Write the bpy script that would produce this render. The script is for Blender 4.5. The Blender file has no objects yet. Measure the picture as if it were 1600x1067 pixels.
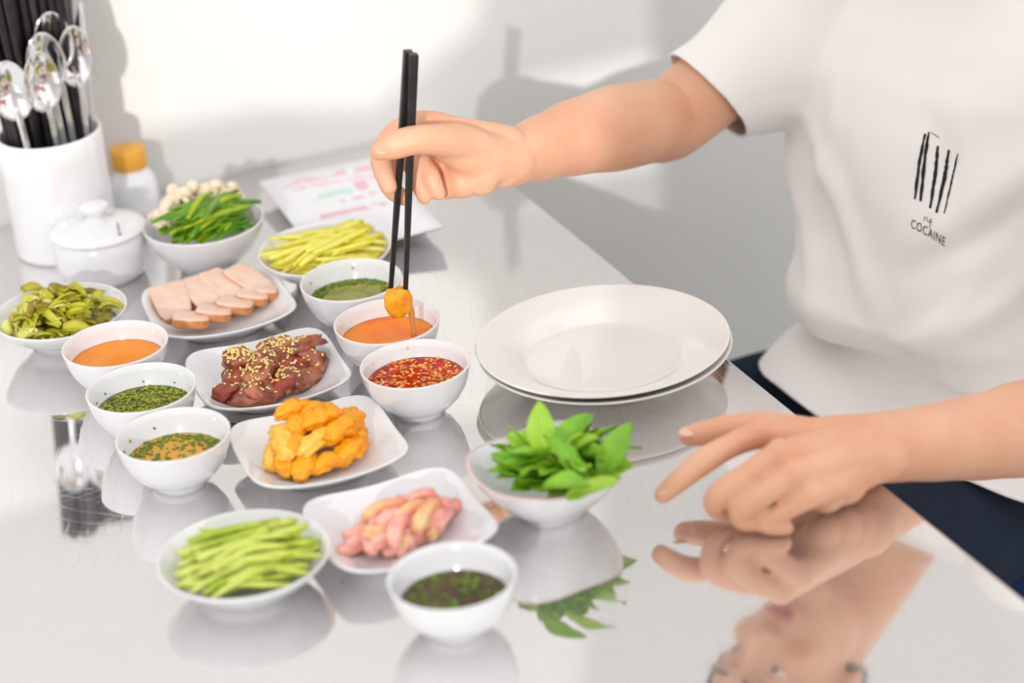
import bpy, bmesh, math, random
from mathutils import Vector, Matrix, noise
from mathutils.bvhtree import BVHTree
random.seed(7)
scene = bpy.context.scene
COL = scene.collection
V = Vector

# ------------------------------------------------------------------ camera
# World: table top at z = 0, its back edge along the wall (y = 0), its right edge at x = 0. Metres.
CAM = V((-0.85417, -2.36312, 0.95190))
CR = V((0.9154030527, -0.3949102822, -0.0779943590))
CU = V((0.2382465654, 0.3753482240, 0.8957411930))
CF = V((0.3244623631, 0.8385461107, -0.4376809285))
FPX = 3777.8
cd = bpy.data.cameras.new('camera'); cam = bpy.data.objects.new('camera', cd); COL.objects.link(cam)
cam.matrix_world = Matrix(((CR.x, CU.x, -CF.x, CAM.x), (CR.y, CU.y, -CF.y, CAM.y), (CR.z, CU.z, -CF.z, CAM.z), (0, 0, 0, 1)))
cd.sensor_width = 36.0; cd.lens = 85.0; cd.clip_start = 0.05; cd.clip_end = 60
cd.dof.use_dof = True; cd.dof.focus_distance = 2.10; cd.dof.aperture_fstop = 2.8
scene.camera = cam

def ray(px, py): return CF + CR * ((px - 800) / FPX) - CU * ((py - 533.5) / FPX)
def at_z(px, py, z=0.0):
    d = ray(px, py); return CAM + d * ((z - CAM.z) / d.z)
def at_d(px, py, dep): return CAM + ray(px, py) * dep

# ------------------------------------------------------------------ light
w = bpy.data.worlds.new('world'); scene.world = w; w.use_nodes = True
bg = w.node_tree.nodes['Background']; bg.inputs[0].default_value = (1.0, 0.992, 0.982, 1); bg.inputs[1].default_value = 1.19
def sun_lamp(name, direction, strength, angle, color):
    l = bpy.data.lights.new(name, 'SUN'); l.energy = strength; l.angle = math.radians(angle); l.color = color
    o = bpy.data.objects.new(name, l); COL.objects.link(o)
    o.rotation_euler = V(direction).to_track_quat('-Z', 'Y').to_euler(); o.location = (-2, -4, 3)
    return o
sun_lamp('sun', (0.57, 1.0, -0.36), 2.3, 0.6, (1.0, 0.985, 0.97))
vs = scene.view_settings
vs.view_transform = 'Standard'; vs.look = 'None'; vs.gamma = 1; vs.use_curve_mapping = False
vs.exposure = 0.0

# ------------------------------------------------------------------ materials
def mat(name, col, rough=0.5, metal=0.0, spec=0.5, col2=None, nscale=30.0, ndetail=4, bump=0.0, bscale=None,
        sss=0.0, sub=None, trans=0.0, coat=0.0, ramp=(0.35, 0.65)):
    m = bpy.data.materials.new(name); m.use_nodes = True
    nt = m.node_tree; p = nt.nodes['Principled BSDF']
    p.inputs['Base Color'].default_value = (*col, 1); p.inputs['Roughness'].default_value = rough
    p.inputs['Metallic'].default_value = metal; p.inputs['Specular IOR Level'].default_value = spec
    if coat: p.inputs['Coat Weight'].default_value = coat; p.inputs['Coat Roughness'].default_value = 0.08
    if sss:
        p.inputs['Subsurface Weight'].default_value = sss
        p.inputs['Subsurface Radius'].default_value = sub or (0.01, 0.004, 0.002); p.inputs['Subsurface Scale'].default_value = 1.0
    if trans: p.inputs['Transmission Weight'].default_value = trans
    tc = nt.nodes.new('ShaderNodeTexCoord')
    if col2:
        n = nt.nodes.new('ShaderNodeTexNoise'); n.inputs['Scale'].default_value = nscale; n.inputs['Detail'].default_value = ndetail
        nt.links.new(tc.outputs['Object'], n.inputs['Vector'])
        r = nt.nodes.new('ShaderNodeValToRGB')
        r.color_ramp.elements[0].position = ramp[0]; r.color_ramp.elements[1].position = ramp[1]
        r.color_ramp.elements[0].color = (*col, 1); r.color_ramp.elements[1].color = (*col2, 1)
        nt.links.new(n.outputs['Fac'], r.inputs['Fac']); nt.links.new(r.outputs['Color'], p.inputs['Base Color'])
    if bump:
        n2 = nt.nodes.new('ShaderNodeTexNoise'); n2.inputs['Scale'].default_value = bscale or nscale; n2.inputs['Detail'].default_value = 5
        nt.links.new(tc.outputs['Object'], n2.inputs['Vector'])
        b = nt.nodes.new('ShaderNodeBump'); b.inputs['Strength'].default_value = bump; b.inputs['Distance'].default_value = 0.002
        nt.links.new(n2.outputs['Fac'], b.inputs['Height']); nt.links.new(b.outputs['Normal'], p.inputs['Normal'])
    return m
def srgb(r, g, b):
    f = lambda c: (c / 255 / 12.92) if c / 255 <= 0.04045 else ((c / 255 + 0.055) / 1.055) ** 2.4
    return (f(r), f(g), f(b))

M = {}
M['wall'] = mat('wall_paint', srgb(222, 221, 219), 0.75, col2=srgb(225, 224, 222), nscale=3, bump=0.05, bscale=60)
M['floor'] = mat('floor_tile', srgb(176, 174, 170), 0.4, col2=srgb(188, 186, 180), nscale=6)
M['china'] = mat('white_melamine', srgb(234, 234, 236), 0.12, coat=0.3)
M['china_warm'] = mat('cream_porcelain', srgb(238, 236, 232), 0.16, coat=0.2)
M['pink_rim'] = mat('pink_rim_glaze', srgb(230, 200, 204), 0.2)
M['black'] = mat('black_lacquer', srgb(22, 21, 22), 0.3, col2=srgb(38, 34, 34), nscale=60)
M['chrome'] = mat('polished_spoon_steel', (0.85, 0.85, 0.86), 0.07, metal=1.0)
M['steel_leg'] = mat('brushed_steel_leg', (0.6, 0.6, 0.6), 0.3, metal=1.0)

def steel_top():
    m = bpy.data.materials.new('scratched_polished_steel'); m.use_nodes = True
    nt = m.node_tree; N = nt.nodes; L = nt.links; p = N['Principled BSDF']
    p.inputs['Metallic'].default_value = 1.0; p.inputs['Base Color'].default_value = (0.86, 0.85, 0.845, 1)
    tc = N.new('ShaderNodeTexCoord')
    masks = []
    for i, (sc, rot, dist) in enumerate(((95, 0.3, 9.0), (120, 1.5, 11.0), (80, 2.4, 8.0))):
        mp = N.new('ShaderNodeMapping'); mp.inputs['Rotation'].default_value = (0, 0, rot); mp.inputs['Location'].default_value = (i * 3.1, i * 1.7, 0)
        L.new(tc.outputs['Object'], mp.inputs['Vector'])
        wv = N.new('ShaderNodeTexWave'); wv.inputs['Scale'].default_value = sc * 0.25; wv.inputs['Distortion'].default_value = dist
        wv.inputs['Detail'].default_value = 2; wv.inputs['Detail Scale'].default_value = 0.35
        L.new(mp.outputs['Vector'], wv.inputs['Vector'])
        r = N.new('ShaderNodeValToRGB'); r.color_ramp.elements[0].position = 0.965; r.color_ramp.elements[1].position = 1.0
        L.new(wv.outputs['Fac'], r.inputs['Fac'])
        nz = N.new('ShaderNodeTexNoise'); nz.inputs['Scale'].default_value = 25; L.new(mp.outputs['Vector'], nz.inputs['Vector'])
        r2 = N.new('ShaderNodeValToRGB'); r2.color_ramp.elements[0].position = 0.45; r2.color_ramp.elements[1].position = 0.62
        L.new(nz.outputs['Fac'], r2.inputs['Fac'])
        mu = N.new('ShaderNodeMath'); mu.operation = 'MULTIPLY'; L.new(r.outputs['Color'], mu.inputs[0]); L.new(r2.outputs['Color'], mu.inputs[1])
        masks.append(mu)
    a = N.new('ShaderNodeMath'); a.operation = 'MAXIMUM'; L.new(masks[0].outputs[0], a.inputs[0]); L.new(masks[1].outputs[0], a.inputs[1])
    b = N.new('ShaderNodeMath'); b.operation = 'MAXIMUM'; L.new(a.outputs[0], b.inputs[0]); L.new(masks[2].outputs[0], b.inputs[1])
    rr = N.new('ShaderNodeMath'); rr.operation = 'MULTIPLY_ADD'; rr.inputs[1].default_value = 0.10; rr.inputs[2].default_value = 0.05
    L.new(b.outputs[0], rr.inputs[0]); L.new(rr.outputs[0], p.inputs['Roughness'])
    df = N.new('ShaderNodeBsdfDiffuse'); df.inputs['Color'].default_value = (0.72, 0.71, 0.70, 1)
    fz = N.new('ShaderNodeMath'); fz.operation = 'MULTIPLY_ADD'; fz.inputs[1].default_value = 0.10; fz.inputs[2].default_value = 0.10
    L.new(b.outputs[0], fz.inputs[0])
    mx = N.new('ShaderNodeMixShader'); L.new(fz.outputs[0], mx.inputs[0]); L.new(p.outputs[0], mx.inputs[1]); L.new(df.outputs[0], mx.inputs[2])
    L.new(mx.outputs[0], N['Material Output'].inputs['Surface'])
    return m
M['steel_top'] = steel_top()

# ------------------------------------------------------------------ helpers
def tag(o, label=None, cat=None, group=None, kind=None):
    if label: o['label'] = label
    if cat: o['category'] = cat
    if group: o['group'] = group
    if kind: o['kind'] = kind
    return o
def thing(name, label, cat, loc=(0, 0, 0), rotz=0.0, group=None):
    o = bpy.data.objects.new(name, None); COL.objects.link(o); o.location = loc; o.rotation_euler = (0, 0, rotz)
    o.empty_display_size = 0.02
    return tag(o, label, cat, group)
def link(name, me, m, parent=None, smooth=True):
    o = bpy.data.objects.new(name, me); COL.objects.link(o)
    if m is not None:
        for mm in (m if isinstance(m, (list, tuple)) else [m]): me.materials.append(mm)
    if parent is not None: o.parent = parent
    if smooth: me.polygons.foreach_set('use_smooth', [True] * len(me.polygons))
    return o
def mesh(name, vf):
    me = bpy.data.meshes.new(name); me.from_pydata([tuple(v) for v in vf[0]], [], vf[1]); me.update(); return me
def obj(name, vf, m, parent=None, smooth=True): return link(name, mesh(name, vf), m, parent, smooth)
def merge(*parts):
    vs, fs = [], []
    for v, f in parts:
        n = len(vs); vs += list(v); fs += [tuple(i + n for i in q) for q in f]
    return vs, fs
def moved(vf, mtx): return [mtx @ V(v) for v in vf[0]], vf[1]
def lathe(prof, seg=64, shape=None):
    vs, fs, rows = [], [], []
    for r, z in prof:
        if r < 1e-6: rows.append([len(vs)]); vs.append(V((0, 0, z)))
        else:
            row = []
            for i in range(seg):
                a = 2 * math.pi * i / seg; k = shape(a, r, z) if shape else (1, 0)
                row.append(len(vs)); vs.append(V((r * k[0] * math.cos(a), r * k[0] * math.sin(a), z + k[1])))
            rows.append(row)
    for a, b in zip(rows, rows[1:]):
        if len(a) == 1 and len(b) == 1: continue
        for i in range(seg):
            j = (i + 1) % seg
            if len(a) == 1: fs.append((a[0], b[j], b[i]))
            elif len(b) == 1: fs.append((a[i], a[j], b[0]))
            else: fs.append((a[i], a[j], b[j], b[i]))
    return vs, fs
def box(x0, x1, y0, y1, z0, z1, bev=0.0, seg=2):
    bm = bmesh.new(); bmesh.ops.create_cube(bm, size=1)
    for v in bm.verts: v.co = V((x0 + (v.co.x + .5) * (x1 - x0), y0 + (v.co.y + .5) * (y1 - y0), z0 + (v.co.z + .5) * (z1 - z0)))
    if bev: bmesh.ops.bevel(bm, geom=bm.edges[:], offset=bev, segments=seg, profile=0.5, affect='EDGES')
    bm.verts.index_update()
    r = ([v.co.copy() for v in bm.verts], [tuple(v.index for v in f.verts) for f in bm.faces]); bm.free(); return r
def tube(pts, rad, seg=10, flat=1.0, up=V((0, 0, 1)), cap=3):
    """closed tapered tube; flat scales the cross-section along the frame's second axis"""
    pts = [V(p) for p in pts]; n = len(pts)
    if not isinstance(rad, (list, tuple)): rad = [rad] * n
    rings = []
    t0 = (pts[1] - pts[0]).normalized(); t1 = (pts[-1] - pts[-2]).normalized()
    for k in range(cap, 0, -1):
        a = math.pi / 2 * k / (cap + 0.35); rings.append((pts[0] - t0 * rad[0] * math.sin(a), rad[0] * math.cos(a)))
    rings += [(pts[i], rad[i]) for i in range(n)]
    for k in range(1, cap + 1):
        a = math.pi / 2 * k / (cap + 0.35); rings.append((pts[-1] + t1 * rad[-1] * math.sin(a), rad[-1] * math.cos(a)))
    vs, fs = [], []
    side = None
    for i, (c, r) in enumerate(rings):
        t = (rings[min(i + 1, len(rings) - 1)][0] - rings[max(i - 1, 0)][0]).normalized()
        if side is None:
            side = t.cross(up)
            if side.length < 1e-3: side = t.cross(V((1, 0, 0)))
        side = (side - t * side.dot(t)).normalized(); nn = t.cross(side) * flat
        for k in range(seg):
            a = 2 * math.pi * k / seg; vs.append(c + side * (r * math.cos(a)) + nn * (r * math.sin(a)))
    for i in range(len(rings) - 1):
        for k in range(seg):
            j = (k + 1) % seg; fs.append((i * seg + k, i * seg + j, (i + 1) * seg + j, (i + 1) * seg + k))
    fs.append(tuple(range(seg))[::-1]); m = (len(rings) - 1) * seg; fs.append(tuple(range(m, m + seg)))
    return vs, fs
def ico(sub):
    bm = bmesh.new(); bmesh.ops.create_icosphere(bm, subdivisions=sub, radius=1); bm.verts.index_update()
    r = ([v.co.copy() for v in bm.verts], [tuple(v.index for v in f.verts) for f in bm.faces]); bm.free(); return r
ICO = {2: ico(2), 3: ico(3), 4: ico(4)}
def ellipsoid(c, ax, sub=3):
    """ax: three Vectors (semi-axes)"""
    c = V(c); return [c + ax[0] * v.x + ax[1] * v.y + ax[2] * v.z for v in ICO[sub][0]], ICO[sub][1]
def fixn(o):
    bm = bmesh.new(); bm.from_mesh(o.data); bmesh.ops.recalc_face_normals(bm, faces=bm.faces); bm.to_mesh(o.data); bm.free(); return o
def eul(rx, ry, rz): return Matrix.Rotation(rz, 4, 'Z') @ Matrix.Rotation(ry, 4, 'Y') @ Matrix.Rotation(rx, 4, 'X')
def place(o, loc, rx=0, ry=0, rz=0, s=1.0):
    o.matrix_world = Matrix.Translation(V(loc)) @ eul(rx, ry, rz) @ Matrix.Scale(s, 4); return o
def rnd(a, b): return random.uniform(a, b)

# ------------------------------------------------------------------ the room
def struct(name, vf, m, smooth=False):
    return tag(obj(name, vf, m, None, smooth), kind='structure')
struct('floor', box(-2.6, 3.2, -4.2, 0.0, -0.80, -0.75), M['floor'])
struct('wall_back', box(-2.6, 3.2, 0.0, 0.12, -0.80, 2.3), M['wall'])

# added behind the camera, unseen: wall and dimming sheets cut to shape the sun
FY_ = -2.80
def mask_xz(X, Zw): return (X - .57 * 2.8, Zw + .36 * 2.8)      # where the sunbeam that lands on the back wall at (X, Zw) crosses the sun mask
WX0, WX1, WZ0, WZ1 = -3.3, -1.335, .25, 2.15
for (x0, x1, z0, z1) in ((-4.2, WX0, -.80, 2.3), (WX1, -.38, -.80, 2.3), (WX0, WX1, -.80, WZ0), (WX0, WX1, WZ1, 2.3)):
    struct('sun_block_wall', box(x0, x1, FY_ - .10, FY_, z0, z1), M['wall'])  # added blocker that keeps the sun off elbow, shirt and lower wall
def dim_sheet():  # invented sheet that passes only part of the sun
    m = bpy.data.materials.new('sun_dimming_sheet'); m.use_nodes = True; N = m.node_tree.nodes; L = m.node_tree.links
    t_ = N.new('ShaderNodeBsdfTransparent'); t_.inputs[0].default_value = (1, 1, 1, 1); d = N.new('ShaderNodeBsdfTranslucent'); d.inputs[0].default_value = (.9, .9, .9, 1)
    mx = N.new('ShaderNodeMixShader'); mx.inputs[0].default_value = .62; L.new(t_.outputs[0], mx.inputs[1]); L.new(d.outputs[0], mx.inputs[2]); L.new(mx.outputs[0], N['Material Output'].inputs['Surface']); return m
patch_edge = [mask_xz(*q) for q in ((-.62, .085), (-.235, .085), (-.108, .055), (.018, .121), (.050, .20), (.060, .30))]
zt = patch_edge[-1][1]; (ax0, az0), (ax1, az1) = mask_xz(.03, -.085), mask_xz(.40, .050)      # second, low gap, added so full sun reaches the raised forearm
poly = [(WX0, WZ0), (WX1, WZ0), (WX1, az0), (ax0, az0), (ax0, az1), (WX1, az1), (WX1, zt)] + patch_edge[::-1] + [(WX0, patch_edge[0][1])]
FR = dim_sheet()
pv = [V((x, FY_ - .05, z)) for (x, z) in poly]; struct('sun_mask_1', (pv, [tuple(range(len(pv)))]), FR)  # added sheet, outline cut to leave the bright patch on the back wall
struct('sun_mask_2', ([V((x, FY_ - .05, z)) for (x, z) in ((WX0, zt), (WX1, zt), (WX1, WZ1), (WX0, WZ1))], [(0, 1, 2, 3)]), FR)  # added upper sheet, holds full sun off the higher wall

# ------------------------------------------------------------------ table
t = thing('steel_table', 'polished stainless steel table with scratched mirror-like top set against the wall', 'table', (-0.65, -0.78, -0.75))
def tbl(vf): return [V(v) - V((-0.65, -0.78, -0.75)) for v in vf[0]], vf[1]
top = obj('table_top', tbl(box(-1.30, 0.0, -1.56, -0.004, -0.032, 0.0, 0.0025, 3)), M['steel_top'], t)
for x in (-1.24, -0.06):
    for y in (-1.50, -0.06):
        fixn(obj('leg', tbl(tube([(x, y, -0.745), (x, y, -0.034)], 0.019, 16, cap=1)), M['steel_leg'], t))
obj('cross_rail', tbl(box(-1.235, -1.215, -1.49, -0.07, -0.62, -0.59, 0.002)), M['steel_leg'], t, False)
obj('cross_rail', tbl(box(-0.085, -0.065, -1.49, -0.07, -0.62, -0.59, 0.002)), M['steel_leg'], t, False)

# ------------------------------------------------------------------ crockery
BOWL_P = [(0.0, 0.0055), (0.017, 0.005), (0.0185, 0.0), (0.0215, 0.0), (0.0222, 0.0042), (0.0235, 0.0058), (0.0300, 0.0095), (0.0365, 0.0165), (0.0418, 0.0255),
          (0.0452, 0.0355), (0.0467, 0.0440), (0.04705, 0.0458), (0.0464, 0.0466), (0.0453, 0.0460), (0.0440, 0.0400), (0.0410, 0.0290), (0.0360, 0.0195),
          (0.0290, 0.0125), (0.0200, 0.0088), (0.0, 0.0075)]
def inner_r(z):
    for (r0, z0), (r1, z1) in zip(BOWL_P[13:], BOWL_P[14:]):
        if z1 <= z <= z0: return r1 + (r0 - r1) * (z - z1) / (z0 - z1)
    return 0.03
ME_BOWL = mesh('small_bowl', lathe(BOWL_P, 72)); ME_BOWL.materials.append(M['china'])
ME_BOWL.polygons.foreach_set('use_smooth', [True] * len(ME_BOWL.polygons))
GB = 'small white dipping bowls'
def sauce_mat(name, c1, c2, scale, rough=0.08, ramp=(0.4, 0.6), bump=0.0): return mat(name, c1, rough, spec=.28, col2=c2, nscale=scale, bump=bump, bscale=scale * 1.5, ramp=ramp)
def flakes(n, r, z, size, rim=False, thick=0.25, spread=None):
    parts = []
    for i in range(n):
        rho = r * (math.sqrt(rnd(0.5, 1)) if rim else math.sqrt(random.random())) * 0.96; a = rnd(0, 2 * math.pi)
        if spread and not spread(rho, a): continue
        s = size * rnd(0.6, 1.3)
        mtx = Matrix.Translation((rho * math.cos(a), rho * math.sin(a), z + rnd(-0.0001, 0.0004))) @ eul(rnd(-.3, .3), rnd(-.3, .3), rnd(0, 6.28)) @ Matrix.Diagonal((s, s * rnd(.4, .9), s * thick, 1))
        parts.append(moved(box(-.5, .5, -.5, .5, -.5, .5), mtx))
    return merge(*parts)
M['chive'] = mat('chopped_chive', srgb(118, 148, 14), 0.4, col2=srgb(70, 112, 10), nscale=300)
M['chive_lt'] = mat('chopped_herb', srgb(172, 176, 40), 0.4, col2=srgb(112, 126, 20), nscale=300)
M['chili'] = mat('crushed_chili', srgb(205, 60, 30), 0.35, col2=srgb(240, 170, 70), nscale=260)
M['seedy'] = mat('chili_seed', srgb(245, 205, 110), 0.4, col2=srgb(240, 160, 60), nscale=260)
SA = {
 'orange': sauce_mat('orange_sauce', srgb(240, 138, 22), srgb(244, 146, 26), 20, 0.12),
 'herb': sauce_mat('dark_herb_sauce', srgb(84, 70, 22), srgb(124, 112, 24), 160),
 'broth': sauce_mat('amber_broth', srgb(222, 160, 58), srgb(206, 158, 46), 60),
 'green': sauce_mat('green_herb_sauce', srgb(120, 132, 30), srgb(160, 150, 60), 120),
 'hot': sauce_mat('orange_chili_sauce', srgb(246, 142, 4), srgb(240, 118, 4), 30, 0.12),
 'red': sauce_mat('red_chili_sauce', srgb(160, 10, 14), srgb(196, 44, 20), 120),
 'soy': sauce_mat('dark_soy_sauce', srgb(78, 58, 36), srgb(92, 84, 36), 60, 0.08)}
def small_bowl(xy, label, sauce, slabel, level, bits=(), specks=None):
    t = bpy.data.objects.new('dipping_bowl', ME_BOWL); COL.objects.link(t); t.location = (xy[0], xy[1], 0); tag(t, label, 'bowl', GB)
    r = inner_r(level) + 0.0003
    s = obj('dipping_sauce', lathe([(0, 0.009), (inner_r(0.0125) - .001, 0.0127), (inner_r(level * .7) - .0004, level * .7), (r, level), (r * .93, level - 0.0004), (0, level - 0.0004)], 56), SA[sauce])
    s.location = (xy[0], xy[1], 0); tag(s, slabel, 'sauce')
    for nm, vf, m in bits: tag(obj(nm, vf(r, level), m, s, False), kind='stuff')
    if specks:
        parts = []
        for (a, z) in specks[0]:
            rr = inner_r(z); s2 = specks[2]
            parts.append(moved(box(-.5, .5, -.5, .5, -.5, .5), Matrix.Translation((rr * math.cos(a), rr * math.sin(a), z)) @ eul(rnd(0, 1), rnd(0, 1), rnd(0, 3)) @ Matrix.Diagonal((s2, s2, s2 * .7, 1))))
        tag(obj('herb_speck', merge(*parts), M[specks[1]], s, False), kind='stuff')
    return t
small_bowl((-.484, -.441), 'white bowl of plain orange sauce beside the pickled greens dish', 'orange', 'smooth orange dipping sauce, no herbs, next to the pickled greens', 0.0300)
small_bowl((-.487, -.538), 'white bowl of dark green herb sauce between the orange sauce and the amber broth', 'herb', 'dark green herb sauce thick with chopped leaves', 0.0275,
           [('herb_flakes', lambda r, z: flakes(420, r, z, 0.0030), M['chive_lt']), ('herb_flakes', lambda r, z: flakes(200, r, z, 0.0026), M['chive'])],
           ([(2.6, .031), (2.2, .032), (1.3, .031), (.6, .031)], 'chive', .0016))
small_bowl((-.487, -.635), 'white bowl of amber broth with floating chives beside the fried plate', 'broth', 'amber dipping broth with chopped chives floating round its rim', 0.0262,
           [('chopped_chives', lambda r, z: flakes(330, r, z, 0.0026, True), M['chive']), ('chopped_chives', lambda r, z: flakes(90, r * .7, z, 0.0026), M['chive'])],
           ([(2.9, .031), (2.75, .033), (2.35, .034), (1.7, .034)], 'chive_lt', .0022))
small_bowl((-.258, -.429), 'white bowl of green herb sauce behind the chopsticks, next to yellow strips', 'green', 'green herb sauce beside the dish of yellow strips', 0.0285,
           [('herb_flakes', lambda r, z: flakes(300, r, z, 0.0028, True), M['chive'])], ([(2.3, .037), (1.2, .038), (2.75, .035)], 'chive', .0017))
small_bowl((-.261, -.530), 'white bowl of bright orange sauce directly below the chopstick tips', 'hot', 'bright orange sauce under the held fried morsel', 0.0310)
small_bowl((-.270, -.622), 'white bowl of red chili sauce full of seeds and flakes', 'red', 'red chili sauce full of yellow seeds', 0.0315,
           [('chili_flakes', lambda r, z: flakes(150, r, z, 0.0034), M['chili']), ('chili_seeds', lambda r, z: flakes(170, r, z, 0.0026), M['seedy'])],
           ([(2.2, .038), (1.35, .04)], 'seedy', .0018))
small_bowl((-.371, -.955), 'white bowl of dark soy sauce in front of the pink sausage strips', 'soy', 'dark brown soy sauce with a few green flakes', 0.0265,
           [('herb_flakes', lambda r, z: flakes(60, r, z, 0.0040), M['chive'])])

# shallow round dishes
DISH_P = [(0, .006), (.026, .0055), (.0275, 0), (.031, 0), (.0318, .006), (.038, .0085), (.052, .0165), (.0615, .0265), (.0645, .0305), (.0650, .0318), (.0640, .0325), (.0625, .0313),
          (.0590, .0270), (.050, .0190), (.037, .0118), (.022, .0090), (0, .0085)]
ME_DISH = mesh('round_dish', lathe(DISH_P, 80)); ME_DISH.materials.append(M['china'])
ME_DISH.polygons.foreach_set('use_smooth', [True] * len(ME_DISH.polygons))
def round_dish(xy, label, s=1.0):
    o = bpy.data.objects.new('round_dish', ME_DISH); COL.objects.link(o); o.location = (xy[0], xy[1], 0); o.scale = (s, s, 1)
    return tag(o, label, 'dish', 'shallow white round dishes')
round_dish((-.488, -.823), 'shallow white round dish of pale green cucumber strips', 1.01)
round_dish((-.505, -.313), 'shallow white round dish of chopped pickled greens', 0.96)
round_dish((-.245, -.315), 'shallow white round dish of yellow strips beside the printed packet', 1.0)
# deep bowl of greens
DEEP_P = [(0, .004), (.022, .004), (.024, 0), (.028, 0), (.029, .005), (.038, .011), (.049, .023), (.056, .036), (.0592, .047), (.0594, .0485), (.0585, .0492), (.0575, .0480),
          (.0540, .0370), (.047, .0255), (.036, .0145), (.02, .009), (0, .008)]
tag(obj('serving_bowl', lathe(DEEP_P, 80), M['china']), 'deep white round bowl of green stalks and pale mushrooms by the lidded pot', 'bowl').location = (-.337, -.222, 0)
# rounded-square bowl of leaves with a pink rim line
def sqshape(n, lift=0.0):
    def f(a, r, z):
        k = (abs(math.cos(a)) ** n + abs(math.sin(a)) ** n) ** (-1 / n); return (k, 0)
    return f
LEAFB = [(0, .004), (.020, .004), (.022, 0), (.0265, 0), (.0275, .005), (.034, .0095), (.045, .020), (.053, .031), (.0573, .0405), (.0578, .0418)]
LEAFB_IN = [(.0570, .0425), (.0560, .0416), (.0520, .0330), (.0430, .0210), (.031, .0120), (.018, .0085), (0, .0080)]
lb = thing('leaf_bowl', 'white rounded-square bowl with pink rim heaped with green basil leaves', 'bowl', (-.242, -.833, 0), math.radians(8))
def lbshape(a, r, z):
    k = (abs(math.cos(a)) ** 2.7 + abs(math.sin(a)) ** 2.7) ** (-1 / 2.7)
    return (k, 0.006 * (k - 1) / 0.19 * max(0, (z - .01) / .03))
obj('bowl_body', lathe(LEAFB + LEAFB_IN, 80, lbshape), M['china'], lb)
obj('rim_line', lathe([(.0571, .0412), (.0582, .0413), (.0584, .0424), (.0574, .0432), (.0563, .0428)], 80, lbshape), M['pink_rim'], lb)
# square plates
def sp_shape(a, r, z):
    f = min(1, max(0, (r - .030) / .030)); n = 2.4 + 2.4 * f
    k = (abs(math.cos(a)) ** n + abs(math.sin(a)) ** n) ** (-1 / n)
    return (k, 0.004 * (k - 1) / 0.2 * f)
SQ_P = [(0, .003), (.034, .003), (.035, 0), (.038, 0), (.039, .004), (.050, .0085), (.0605, .0145), (.0655, .0185), (.0662, .0197), (.0655, .0206), (.0640, .0203), (.057, .0160), (.047, .0105), (.038, .0078), (.02, .0070), (0, .0070)]
ME_SQ = mesh('square_plate', lathe(SQ_P, 96, sp_shape)); ME_SQ.materials.append(M['china'])
ME_SQ.polygons.foreach_set('use_smooth', [True] * len(ME_SQ.polygons))
for (x, y, rz, l) in ((-.366, -.357, -4, 'white square plate holding sliced roast pork'), (-.370, -.517, -4, 'white square plate holding grilled meat with sesame'),
                      (-.376, -.668, -3, 'white square plate holding golden fried pieces'), (-.363, -.822, -1, 'white square plate holding pink sausage strips')):
    o = bpy.data.objects.new('square_plate', ME_SQ); COL.objects.link(o); o.location = (x, y, 0); o.rotation_euler = (0, 0, math.radians(rz))
    tag(o, l, 'plate', 'white square plates in a row')
# dinner plates
PL_P = [(0, .003), (.060, .003), (.061, 0), (.066, 0), (.067, .0035), (.074, .007), (.090, .0150), (.1075, .0225), (.1100, .0238), (.1106, .0250), (.1098, .0258), (.1080, .0252), (.090, .0185), (.073, .0112), (.0695, .0080), (.066, .0068), (.05, .0064), (0, .0064)]
for i, (x, y, l) in enumerate(((-.1005, -.637, 'lower of two stacked cream dinner plates, resting on the steel table'), (-.1025, -.637, 'upper of two stacked cream dinner plates, empty and clean'))):
    o = obj('dinner_plate', lathe(PL_P, 128), M['china_warm']); o.location = (x, y, i * 0.0067); tag(o, l, 'plate', 'stacked dinner plates')

# ------------------------------------------------------------------ holder, pot, shaker, packet
HX, HY = -.447, -.092
HOLD_P = [(0, 0), (.050, 0), (.0515, .0015), (.0518, .004), (.0518, .1235), (.0512, .1255), (.0500, .1260), (.0490, .1250), (.0488, .12), (.0488, .006), (0, .005)]
tag(obj('cutlery_holder', lathe(HOLD_P, 72), M['china']), 'tall white cylindrical holder packed with black chopsticks and spoons', 'holder').location = (HX, HY, 0)
def chop(length, r0=.0021, r1=.0036):
    vs, fs = [], []
    for (z, r) in ((0, r0), (length * .55, (r0 + r1) / 2), (length - .001, r1), (length, r1 * .85)):
        q = r * .72
        for (x, y) in ((r, q), (q, r), (-q, r), (-r, q), (-r, -q), (-q, -r), (q, -r), (r, -q)): vs.append(V((x, y, z)))
    for i in range(3):
        for k in range(8): fs.append((i * 8 + k, i * 8 + (k + 1) % 8, i * 8 + 8 + (k + 1) % 8, i * 8 + 8 + k))
    fs += [tuple(range(8))[::-1], tuple(range(24, 32))]
    return vs, fs
ME_CHOP = mesh('chopstick', chop(.282)); ME_CHOP.materials.append(M['black'])
def stand(o, base, tip, roll=0):
    d = (V(tip) - V(base)).normalized(); q = d.to_track_quat('Z', 'Y')
    o.matrix_world = Matrix.Translation(V(base)) @ q.to_matrix().to_4x4() @ Matrix.Rotation(roll, 4, 'Z'); return o
random.seed(3)
k = 0
for iy in range(9):
    for ix in range(11):
        bx, by = -.0405 + ix * .0081 + (iy % 2) * .004, -.018 + iy * .0078
        if bx * bx + by * by > .0415 ** 2 or (by < -.004 and bx > -.012) : continue
        o = bpy.data.objects.new('chopstick', ME_CHOP); COL.objects.link(o)
        tx = bx * 1.13 + rnd(-.002, .002) - .006; ty = by * 1.1 + rnd(-.002, .002) - .004
        if bx > .025: tx = min(tx, .042)
        stand(o, (HX + bx * .86, HY + by * .86, .007), (HX + tx, HY + ty, .285 + rnd(-.004, .006)), rnd(0, 3))
        tag(o, 'black chopstick standing tightly bundled in the white holder', 'chopstick', 'chopsticks bundled in the holder'); k += 1
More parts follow.
